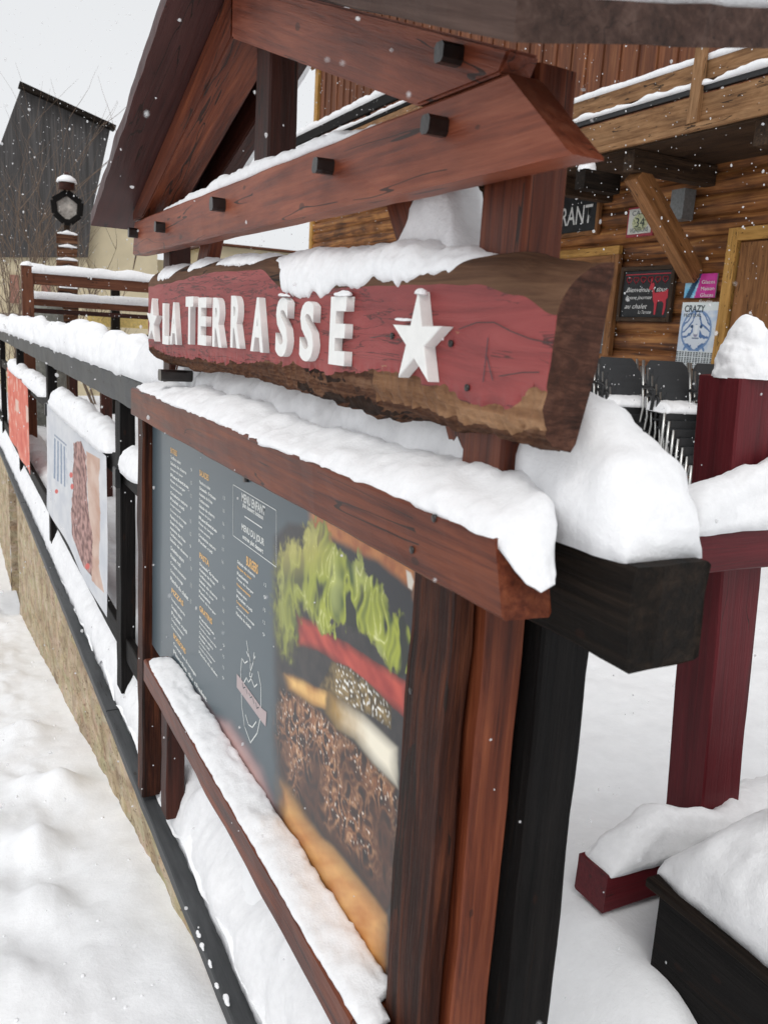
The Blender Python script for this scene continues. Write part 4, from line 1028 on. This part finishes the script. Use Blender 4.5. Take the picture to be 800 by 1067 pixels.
o = strokes('emblem', e, FX-.083, .015, M['yellow'], None); o.parent = win; o.matrix_parent_inverse = win.matrix_basis.inverted()
o = prism('emblem_band', [(8.16, .30), (7.90, .30), (7.90, .37), (8.16, .37)], FX-.088, FX-.084, M['yellow'], None); o.parent = win; o.matrix_parent_inverse = win.matrix_basis.inverted()
# wall fittings
SX = FX-.075
rsn = empty('restaurant_sign', (SX, 8.7, 1.5), 'dark framed sign with white capitals RESTAURANT on the log wall', 'sign')
yr = onx(622, 220, SX).y; z1 = onx(618, 197, SX).z; z0 = onx(618, 240, SX).z
bxyz('board', SX, SX+.03, yr, yr+1.55, z0, z1, M['slate'], rsn); 
for a in ((yr-.05, yr, z0-.05, z1+.05, 'z'), (yr+1.55, yr+1.60, z0-.05, z1+.05, 'z'), (yr+.001, yr+1.549, z1, z1+.05, 'y'), (yr+.001, yr+1.549, z0-.05, z0, 'y')):
    bxyz('frame', SX-.02, SX+.03, a[0], a[1], a[2], a[3], M['brace'], rsn, axis=a[4])
text('lettering', 'RESTAURANT', (SX-.006, yr+1.46, z0+.09), 1, M['ink_white'], rsn, fit=(1.38, (z1-z0)*.46), off=.01)
def at(px, py): p = onx(px, py, SX); return p.y, p.z
th = empty('wall_clock', (SX, 8.5, 1.45), 'small round topped cream dial on a red backing on the log wall', 'sign')
y1, z1 = at(655, 217); y0, z0 = at(679, 245); bxyz('backing', SX, SX+.02, y0, y1, z0, z1, plain('red enamel', (.35, .02, .04), .4), th)
def dial(y, z):
    u = (y-y0)/(y1-y0); v = (z-z0)/(z1-z0); r = math.hypot((u-.5)*1.0, (v-.48)*1.0)
    if r < .30: return (.62, .64, .40) if noise.noise(Vector((y*40, z*40, 1))) < .25 else (.25, .3, .15)
    if .38 < v < .5 and .25 < u < .75: return (.2, .3, .15)
    return (.72, .72, .66) if r < .42 or abs(v-.5) < .38 else (.6, .6, .55)
painted('dial', SX-.004, frange(y0+.03, y1-.02, 40), frange(z0+.03, z1-.02, 50), dial, M['matteprint'], th, back=.003)
ym = (y0+y1)/2
text('lettering', '34', (SX-.006, ym+.07, (z0+z1)/2-.06), 1, M['ink_dark'], th, fit=(.14, .10))
text('lettering', 'CAVES', (SX-.006, y1-.07, z1-.09), 1, M['ink_dark'], th, fit=(y1-y0-.14, .05)); text('lettering', 'VIGNERONS', (SX-.006, y1-.06, z0+.045), 1, M['ink_dark'], th, fit=(y1-y0-.13, .05))
# chalkboard
cb = empty('chalkboard', (SX, 8.2, .7), 'wood framed blackboard with red hearts and a red deer on the log wall', 'chalkboard')
y1, z1 = at(651, 283); y0, z0 = at(695, 331)
bxyz('slate', SX, SX+.02, y0, y1, z0, z1, M['slate'], cb)
for a in ((y0-.045, y0, z0-.045, z1+.045, 'z'), (y1, y1+.045, z0-.045, z1+.045, 'z'), (y0+.001, y1-.001, z1, z1+.045, 'y'), (y0+.001, y1-.001, z0-.045, z0, 'y')):
    bxyz('frame', SX-.025, SX+.025, a[0], a[1], a[2], a[3], M['chaletdark'], cb, axis=a[4])
W_ = y1-y0
for i in range(6):
    hy = y1-W_*(.12+.15*i); hz = z1-.10; s = .038
    pts = [(hy+s*16*math.sin(t)**3/16, hz+s*(13*math.cos(t)-5*math.cos(2*t)-2*math.cos(3*t)-math.cos(4*t))/16) for t in frange(0, 2*math.pi*.97, 20)]
    strokes('heart', [pts+[pts[0]]], SX-.003, .012, M['ink_red'], cb)
strokes('chalk_line', [[(y1-.03, z1-.04), (y0+.03, z1-.04)]], SX-.003, .01, M['ink_red'], cb)
for i, s in enumerate(('Bienvenue a tous', 'Bonne journee', 'au chalet')):
    text('chalk_text', s, (SX-.003, y1-.06, z1-.23-.09*i), 1, M['ink_white'], cb, fit=(W_*(.85, .55, .48)[i], .05), shear=.35)
text('handwriting', 'La Terrasse', (SX-.003, y1-.28, z0+.04), 1, M['ink_white'], cb, fit=(.2, .035), shear=.3)
dd = P_(.0, 1.0, .06, .93, .03, .82, .14, .86, .20, .80, .16, .70, .28, .58, .55, .60, .80, .62, .98, .68, 1.0, .45, .92, .40, .94, .18, .88, .0, .80, .0, .82, .30, .70, .36, .45, .34, .42, .0, .34, .0, .30, .30, .20, .40, .16, .55, .10, .68, -.04, .66, -.08, .70, -.02, .80)
prism('deer_drawing', [(y0+.30-.27*a, z0+.03+.40*b) for a, b in dd], SX-.004, SX-.002, M['ink_red'], cb)
# pink and blue sign
ps = empty('ice_sign', (SX, 7.6, .8), 'small square pink and blue enamel sign above the tiger poster', 'sign')
y1, z1 = at(715, 286); y0, z0 = at(744, 310)
def ice(y, z):
    u = (y1-y)/(y1-y0); v = (z-z0)/(z1-z0); n1 = noise.noise(Vector((y*15, z*15, 1)))
    if u < .42+.15*(v-.5): 
        if abs(u-.28-(v-.5)*.3) < .09: return (.02, .07, .14)
        return lerp3((.12, .45, .72), (.45, .75, .9), .5+n1)
    return lerp3((.50, .02, .22), (.62, .06, .34), .5+n1)
painted('face', SX, frange(y0, y1, 40), frange(z0, z1, 40), ice, M['matteprint'], ps, back=.015)
for i in range(4): text('lettering', ('Glaces', 'Maison', 'Glaces', 'Fruits')[i], (SX-.003, y1-.22, z1-.10-.065*i), 1, M['ink_white'], ps, fit=(.17, .035))
# tiger poster
tp = empty('tiger_poster', (SX, 7.6, .3), 'white and pale blue poster of a white tiger head on the log wall', 'poster')
y1, z1 = at(711, 315); y0, z0 = at(743, 373)
def tig(y, z):
    u = (y1-y)/(y1-y0); v = (z-z0)/(z1-z0); n1 = fbm((y*10, z*10, 1), 3)
    c = lerp3((.50, .64, .82), (.82, .86, .90), .5+n1*.8)
    if v > .85: return (.80, .86, .86)
    if v < .10: return (.03, .05, .06) if (u*40) % 3 < 2 and (v*60) % 2 < 1.2 else (.75, .8, .82)
    a, b = (u-.45)/.36, (v-.48)/.34; r = math.hypot(a, b)
    if r < 1:
        c = (.74, .80, .88); s = abs(a)
        if math.sin(s*9+b*13*(.4+s)+n1*2) > .55 and (s > .25 or b > .3): c = (.10, .20, .42)
        if math.hypot(s-.34, b-.22) < .10: c = (.03, .08, .18)
        if math.hypot(s*.8, b+.22) < .12: c = (.30, .30, .42)
        if abs(b+.42) < .03 and s < .25: c = (.05, .1, .2)
        if s < .1 and -.2 < b < .3: c = (.86, .9, .94)
    elif r < 1.12: c = (.20, .32, .55)
    if v < .35 and abs(a) < .8 and r > .95 and math.sin(abs(a)*14+v*30) > .3: c = (.15, .28, .52)
    return c
painted('poster_sheet', SX, frange(y0, y1, 90), frange(z0-.12, z1, 120), lambda y, z: tig(y, z), M['matteprint'], tp, back=.004)
text('lettering', 'CRAZY', (SX-.002, y1-.04, z1-.10), 1, M['ink_dark'], tp, fit=(.27, .07), off=.02); text('lettering', 'FESTIVAL', (SX-.002, y1-.04, z1-.15), 1, M['ink_dark'], tp, fit=(.24, .035), off=.01)
# grey lamp housing on the wall
wl = bxyz('wall_lamp', FX-.22, FX-.06, *(lambda a, b: (b[0], a[0]))(at(710, 200), at(724, 200)), at(716, 230)[1], at(716, 199)[1], M['grey'], None, axis='z', label='small grey box lamp fixed to the log wall beside the brace', cat='wall lamp')

# ================================================================ stacked chairs
def make_chair():
    r = bpy.data.objects.new('terrace_chair', None); r.empty_display_size = .1; COL.objects.link(r)
    r['category'] = 'chair'
    def bx(name, vs, fs, mat): return meshobj(name, vs, fs, mat, r, False)
    def slab(name, pts, th_, mat):
        n = len(pts); v = [Vector(p) for p in pts]; nrm_ = (v[1]-v[0]).cross(v[2]-v[0]).normalized()*th_
        vv = v+[a+nrm_ for a in v]
        return meshobj(name, vv, [tuple(reversed(range(n))), tuple(range(n, 2*n))]+[(i, (i+1) % n, (i+1) % n+n, i+n) for i in range(n)], mat, r)
    slab('seat', [(-.23, -.24, .44), (.23, -.24, .44), (.22, .20, .42), (-.22, .20, .42)], .018, M['mesh'])
    slab('seat_rail', [(-.24, -.255, .385), (.24, -.255, .385), (.25, -.255, .455), (-.25, -.255, .455)], -.012, M['blackmetal'])
    slab('backrest', [(-.20, .21, .50), (.20, .21, .50), (.225, .27, .68), (.22, .33, .85), (.17, .36, .91), (-.17, .36, .91), (-.22, .33, .85), (-.225, .27, .68)], .015, M['mesh'])
    def tube(name, path, rad, mat):
        V = []; Fc = []; k = 6
        for i, p in enumerate(path):
            p = Vector(p); d = (Vector(path[min(i+1, len(path)-1)])-Vector(path[max(i-1, 0)])).normalized()
            a = d.orthogonal().normalized(); b = d.cross(a)
            for j in range(k): V.append(p+(a*math.cos(2*math.pi*j/k)+b*math.sin(2*math.pi*j/k))*rad)
        for i in range(len(path)-1):
            for j in range(k): Fc.append((i*k+j, i*k+(j+1) % k, (i+1)*k+(j+1) % k, (i+1)*k+j))
        Fc += [tuple(reversed(range(k))), tuple(range((len(path)-1)*k, len(path)*k))]
        return meshobj(name, V, Fc, mat, r, True)
    for s in (-1, 1):
        tube('leg', [(s*.268, -.275, 0), (s*.262, -.255, .45)], .0135, M['metal'])
        tube('leg', [(s*.262, .29, 0), (s*.255, .21, .45), (s*.235, .36, .91)], .0125, M['metal'])
        tube('armrest', [(s*.262, .02, .45), (s*.262, .0, .63), (s*.262, .03, .655), (s*.25, .27, .655)], .018, M['blackmetal'])
    return r
base = make_chair(); first = [True]; bm_children = [c for c in bpy.data.objects if c.parent == base]
def put(x, y, z, rz, label, group):
    if first[0]: r = base; first[0] = False
    else:
        r = base.copy(); COL.objects.link(r)
        for c in bm_children:
            d = c.copy(); COL.objects.link(d); d.parent = r; d.matrix_parent_inverse = Matrix.Identity(4)
    r.location = (x, y, z); r.rotation_euler = (0, 0, rz); r['label'] = label; r['group'] = group
ordn = ['lowest', 'second from bottom', 'third from bottom', 'fourth from bottom', 'third from top', 'second from top', 'topmost']
def stack(px, py, x, nm, nc=7, rz=R(-18), snowy=True):
    p = onx(px, py, x); y = p.y; top = p.z; base_z = -1.45; ds = .075
    for k in range(nc):
        q = nc-1-k
        put(x+.018*q, y-.050*q, base_z+ds*k, rz, '%s charcoal terrace chair in the %s' % (ordn[k], nm), 'stacked terrace chairs')
    zt = base_z+ds*(nc-1)+.458
    def lp(a, b, h=0): return (x+a*math.cos(rz)-b*math.sin(rz), y+a*math.sin(rz)+b*math.cos(rz), zt+h)
    if snowy: snow('chair_snow', [(lp(-.25, -.26, -.02), lp(-.25, .16, -.02), .03), (lp(-.22, -.275, -.01), lp(-.22, .2, 0), .085), (lp(.22, -.275, -.01), lp(.22, .2, 0), .085), (lp(.25, -.26, -.02), lp(.25, .16, -.02), .03)], 'pad of snow on the top seat of the %s' % nm, amp=.008, freq=9, power=.6)
stack(706, 425, 6.25, 'chair stack under the tiger poster')
stack(651, 427, 6.15, 'chair stack under the blackboard')
stack(612, 440, 6.05, 'chair stack half hidden behind the red sign', snowy=False)
stack(758, 425, 6.45, 'chair stack behind the deep red post', snowy=True)

# ================================================================ far left background
tf = empty('timber_fence', (.85, 10, -1.45), 'brown post and rail fence end topped with snow at the far end of the terrace', 'fence')
bxyz('post', .76, .875, 9.95, 10.06, -1.45, .50, M['fencebrown'], tf, axis='z')
bxyz('rail', .876, 4.2, 9.98, 10.04, .315, .43, M['fencebrown'], tf, axis='x'); bxyz('post', 4.2, 4.31, 9.95, 10.06, -1.45, .50, M['fencebrown'], tf, axis='z')
bxyz('rail', .876, 4.2, 10.3, 10.36, .02, .07, M['staindark'], tf, axis='x')
snow('far_snow', [((.86, 9.95, .43), (.86, 10.08, .43), .11), ((1.0, 9.95, .43), (1.0, 10.08, .43), .10), ((4.2, 9.95, .43), (4.2, 10.08, .43), .10)], 'snow on the rail of the brown fence at far left', amp=.012, freq=5, n_sub=60, m_=12)
dome('far_snow', (.817, 10.0, .50), .065, .065, .05, 'cap of snow on the brown fence post at far left', .008, 12, 9, n=24, m_=10)
snow('far_snow', [((.9, 10.25, .17), (.9, 10.45, .17), .09), ((4.2, 10.25, .17), (4.2, 10.45, .17), .09)], 'band of snow on the ledge behind the brown fence', amp=.012, freq=5, n_sub=60, m_=12)
bxyz('ledge_board', .9, 4.2, 10.25, 10.45, .10, .17, M['fencebrown'], tf, axis='x')
# totem of little signs
to = empty('wooden_signpost', (1.6, 13, -1.5), 'tall signpost of small snow topped carved plaques under a lantern', 'signpost')
bxyz('pole', 1.56, 1.64, 13.06, 13.14, -1.6, 1.5, M['chaletdark'], to, axis='z')
for i, py_ in enumerate((249, 262.5, 276, 305, 318, 331)):
    zz = ony(70, py_, 13).z
    wdt = .26-.02*(i % 2)
    v = bxyz('plaque', 1.6-wdt/2-.02, 1.6+wdt/2, 12.99, 13.05, zz-.065, zz+.065, M['bark'], to, axis='x', wob=.006, bev=.03)
    snow('plaque_snow', [((1.6-wdt/2, 12.98, zz+.06), (1.6-wdt/2, 13.07, zz+.06), .02), ((1.6, 12.98, zz+.06), (1.6, 13.07, zz+.06), .05), ((1.6+wdt/2, 12.98, zz+.06), (1.6+wdt/2, 13.07, zz+.06), .02)], '', parent=to, n_sub=8, m_=8)
pts = [(0, .30), (.21, .13), (.19, -.11), (.05, -.25), (-.05, -.25), (-.19, -.11), (-.21, .13)]
for a, b in zip(pts, pts[1:]+pts[:1]):
    beam('lantern_frame', (1.6+a[0]*.85, 13.0, 1.46+a[1]*.72), (1.6+b[0]*.85, 13.0, 1.46+b[1]*.72), .08, .04, M['black'], to, up=(0, 1, .01))
bxyz('lantern_panel', 1.45, 1.75, 13.03, 13.05, 1.30, 1.62, plain('grey carved panel', (.36, .33, .30), .8, 0, .6, 12), to, axis='x')
lathe('finial', (1.6, 13.0, 1.70), [(.11, 0), (.11, .10), (.06, .18), (.02, .24)], M['staindark'], to, 14)
lathe('finial_snow', (1.6, 13.0, 1.80), [(.14, 0), (.12, .05), (.06, .09), (.01, .11)], M['snow'], to, 14)
stp = lathe('tree_stump', (1.25, 12.3, -1.5), [(.28, 0), (.22, .5), (.20, 1.2), (.19, 1.60), (.14, 1.66)], plain('grey bark', (.17, .17, .15), .9, 0, .4, 14, .8), None, 24, label='grey carved tree stump beside the signpost at far left', cat='tree stump')
yb = bxyz('yellow_board', 2.0, 4.2, 14.0, 14.05, -.12, .08, M['yellow'], None, axis='x', label='long yellow board behind the brown fence at far left', cat='board')
for i, (x, yy) in enumerate(((2.35, 13.6), (2.75, 13.2))):
    bxyz('black_post', x-.06, x+.06, yy, yy+.12, -1.5, .55-.75*i, M['blackend'], None, axis='z', label=('tall dark post before the cream house' , 'short dark post near the red sign edge')[i], cat='post')
# houses
hs1 = empty('dark_house', (2.5, 26, -3), 'house with a tall dark weathered steep gable at far left', 'house')
def pz(px, py, y): p = ony(px, py, y); return (p.x, p.z)
g = [pz(22, 92, 24), pz(115, 135, 24), pz(96, 222, 24), pz(92, 268, 24), pz(-70, 268, 24), pz(-70, 255, 24), pz(-14, 190, 24)]
V = [(a, 24, b) for a, b in g]+[(a, 31, b) for a, b in g]; n = len(g)
meshobj('gable_wall', V, [tuple(range(n)), tuple(reversed(range(n, 2*n)))]+[(i, i+n, (i+1) % n+n, (i+1) % n) for i in range(n)], M['darkgable'], hs1)
beam('roof_edge', (g[0][0]-.05, 23.9, g[0][1]+.05), (g[1][0]+.1, 23.9, g[1][1]+.02), .3, .12, M['blackend'], hs1)
bxyz('lower_wall', -4, 3.45, 24.1, 31, -3.2, 1.55, M['cream'], hs1, axis='x')
for xx in (1.55, 2.3): bxyz('shutter', xx, xx+.22, 24.03, 24.09, .25, .95, plain('faded red shutter', (.32, .16, .12), .8), hs1, axis='z')
for k in range(3): bxyz('balcony_board', 1.3, 2.6, 23.9, 23.95, -.1-.2*k, .0-.2*k, plain('grey brown boards', (.25, .2, .16), .8), hs1, axis='x')
hs2 = empty('cream_house', (5, 25, -3), 'cream rendered house partly behind the small pitched roof', 'house')
bxyz('wall', 3.47, 5.3, 24.3, 31, -3.2, 2.72, M['cream'], hs2, axis='x'); bxyz('wall', 5.32, 7.1, 25.5, 31, -3.2, 1.75, M['cream'], hs2, axis='x')
bxyz('roof', 3.3, 5.5, 24.1, 31, 2.73, 2.9, M['snow'], hs2, axis='x')
hs3 = empty('cream_block', (9, 27, -3), 'cream building with a dark roof edge seen between the sign and tie beam', 'house')
bxyz('wall', 7.3, 10.5, 26, 32, -3.2, 2.35, M['cream'], hs3, axis='x'); bxyz('roof', 7.2, 10.6, 25.8, 32, 2.36, 2.42, M['fencebrown'], hs3, axis='x')
# bare shrubs
def shrub(name, x, y, z0, h, n, label, seed, col):
    rnd = random.Random(seed); V = []; Fc = []
    def tw(p, d, L, r, lev):
        k = 4; steps = 5; pts = [p]
        for i in range(steps):
            d = (d+Vector((rnd.uniform(-.16, .16), rnd.uniform(-.16, .16), rnd.uniform(-.03, .12)))).normalized(); pts.append(pts[-1]+d*L/steps)
        b0 = len(V)
        for i, q in enumerate(pts):
            a = d.orthogonal().normalized(); b = d.cross(a); rr = r*(1-i/steps*.75)
            for j in range(k): V.append(q+(a*math.cos(2*math.pi*j/k)+b*math.sin(2*math.pi*j/k))*rr)
        for i in range(steps):
            for j in range(k): Fc.append((b0+i*k+j, b0+i*k+(j+1) % k, b0+(i+1)*k+(j+1) % k, b0+(i+1)*k+j))
        if lev > 0:
            for _ in range(5): 
                q = pts[rnd.randint(1, steps)]; tw(q, (d+Vector((rnd.uniform(-.9, .9), rnd.uniform(-.9, .9), rnd.uniform(0, .5)))).normalized(), L*rnd.uniform(.4, .65), r*.5, lev-1)
    for i in range(n):
        a = rnd.uniform(0, 6.28); tw(Vector((x+.1*math.cos(a), y+.1*math.sin(a), z0)), Vector((math.cos(a)*.35, math.sin(a)*.35, 1)).normalized(), h*rnd.uniform(.6, 1), .022, 2)
    t_ = empty(name, (x, y, z0), label, 'shrub'); meshobj('branches', V, Fc, col, t_, True)
brn = plain('bare twigs', (.16, .115, .085), .9)
shrub('bare_shrub', 2.35, 15, -1.6, 3.0, 6, 'leafless shrub with thin fanning twigs before the cream house', 4, brn)
shrub('bare_tree', 1.55, 19, -2.5, 5.2, 8, 'larger leafless tree in front of the dark gable', 8, brn)
shrub('bare_shrub', .9, 17, -2.4, 4.2, 5, 'leafless shrub at the left edge before the dark house', 12, brn)

# ================================================================ falling snow
rnd = random.Random(3); V = []; Fc = []
ico = [Vector(v) for v in ((0, 0, 1), (.894, 0, .447), (.276, .851, .447), (-.724, .526, .447), (-.724, -.526, .447), (.276, -.851, .447), (.724, .526, -.447), (-.276, .851, -.447), (-.894, 0, -.447), (-.276, -.851, -.447), (.724, -.526, -.447), (0, 0, -1))]
icf = [(0, 1, 2), (0, 2, 3), (0, 3, 4), (0, 4, 5), (0, 5, 1), (1, 6, 2), (2, 7, 3), (3, 8, 4), (4, 9, 5), (5, 10, 1), (6, 7, 2), (7, 8, 3), (8, 9, 4), (9, 10, 5), (10, 6, 1), (11, 7, 6), (11, 8, 7), (11, 9, 8), (11, 10, 9), (11, 6, 10)]
cnt = 0; near_ = 0
while cnt < 13000:
    dist = rnd.uniform(.9**2, 14**2)**.5; az = rnd.uniform(R(-12), R(68)); el = rnd.uniform(-.9, .75)
    p = Vector((math.sin(az)*dist, math.cos(az)*dist, el*dist))
    if cnt < 22:
        p = p.normalized()*rnd.uniform(.42, .62)
        p.x = min(p.x, .45)
    if p.x > 6.9 or p.z < -1.4 or p.z > 7: continue
    cnt += 1
    r = rnd.uniform(.0009, .0024)*(1+.11*dist)*(1.7 if rnd.random() < .07 else 1)*(.3 if cnt < 22 else 1)
    r = min(r, p.length*.0021)
    i = len(V); sc = Vector((rnd.uniform(.6, 1.3), rnd.uniform(.6, 1.3), rnd.uniform(.7, 1.6)))
    for v in ico: V.append(p+Vector((v.x*sc.x, v.y*sc.y, v.z*sc.z))*r*rnd.uniform(.75, 1.25))
    Fc += [tuple(a+i for a in f) for f in icf]
mt, n, p_ = newmat('snowflake'); tr = n.nodes.new('ShaderNodeBsdfTransparent'); df = n.nodes.new('ShaderNodeBsdfDiffuse'); tl = n.nodes.new('ShaderNodeBsdfTranslucent'); mx = n.nodes.new('ShaderNodeMixShader'); mx2 = n.nodes.new('ShaderNodeMixShader')
df.inputs[0].default_value = (.95, .96, .97, 1); tl.inputs[0].default_value = (.95, .96, .97, 1); mx.inputs[0].default_value = .5
n.links.new(df.outputs[0], mx.inputs[1]); n.links.new(tl.outputs[0], mx.inputs[2]); mx2.inputs[0].default_value = .50
n.links.new(tr.outputs[0], mx2.inputs[1]); n.links.new(mx.outputs[0], mx2.inputs[2]); n.links.new(mx2.outputs[0], n.nodes['Material Output'].inputs[0])
meshobj('falling_snow', V, Fc, mt, None, True, label='loose snowflakes falling through the air', cat='snowflakes', kind='stuff')
S.cycles.max_bounces = 6; S.cycles.transparent_max_bounces = 12
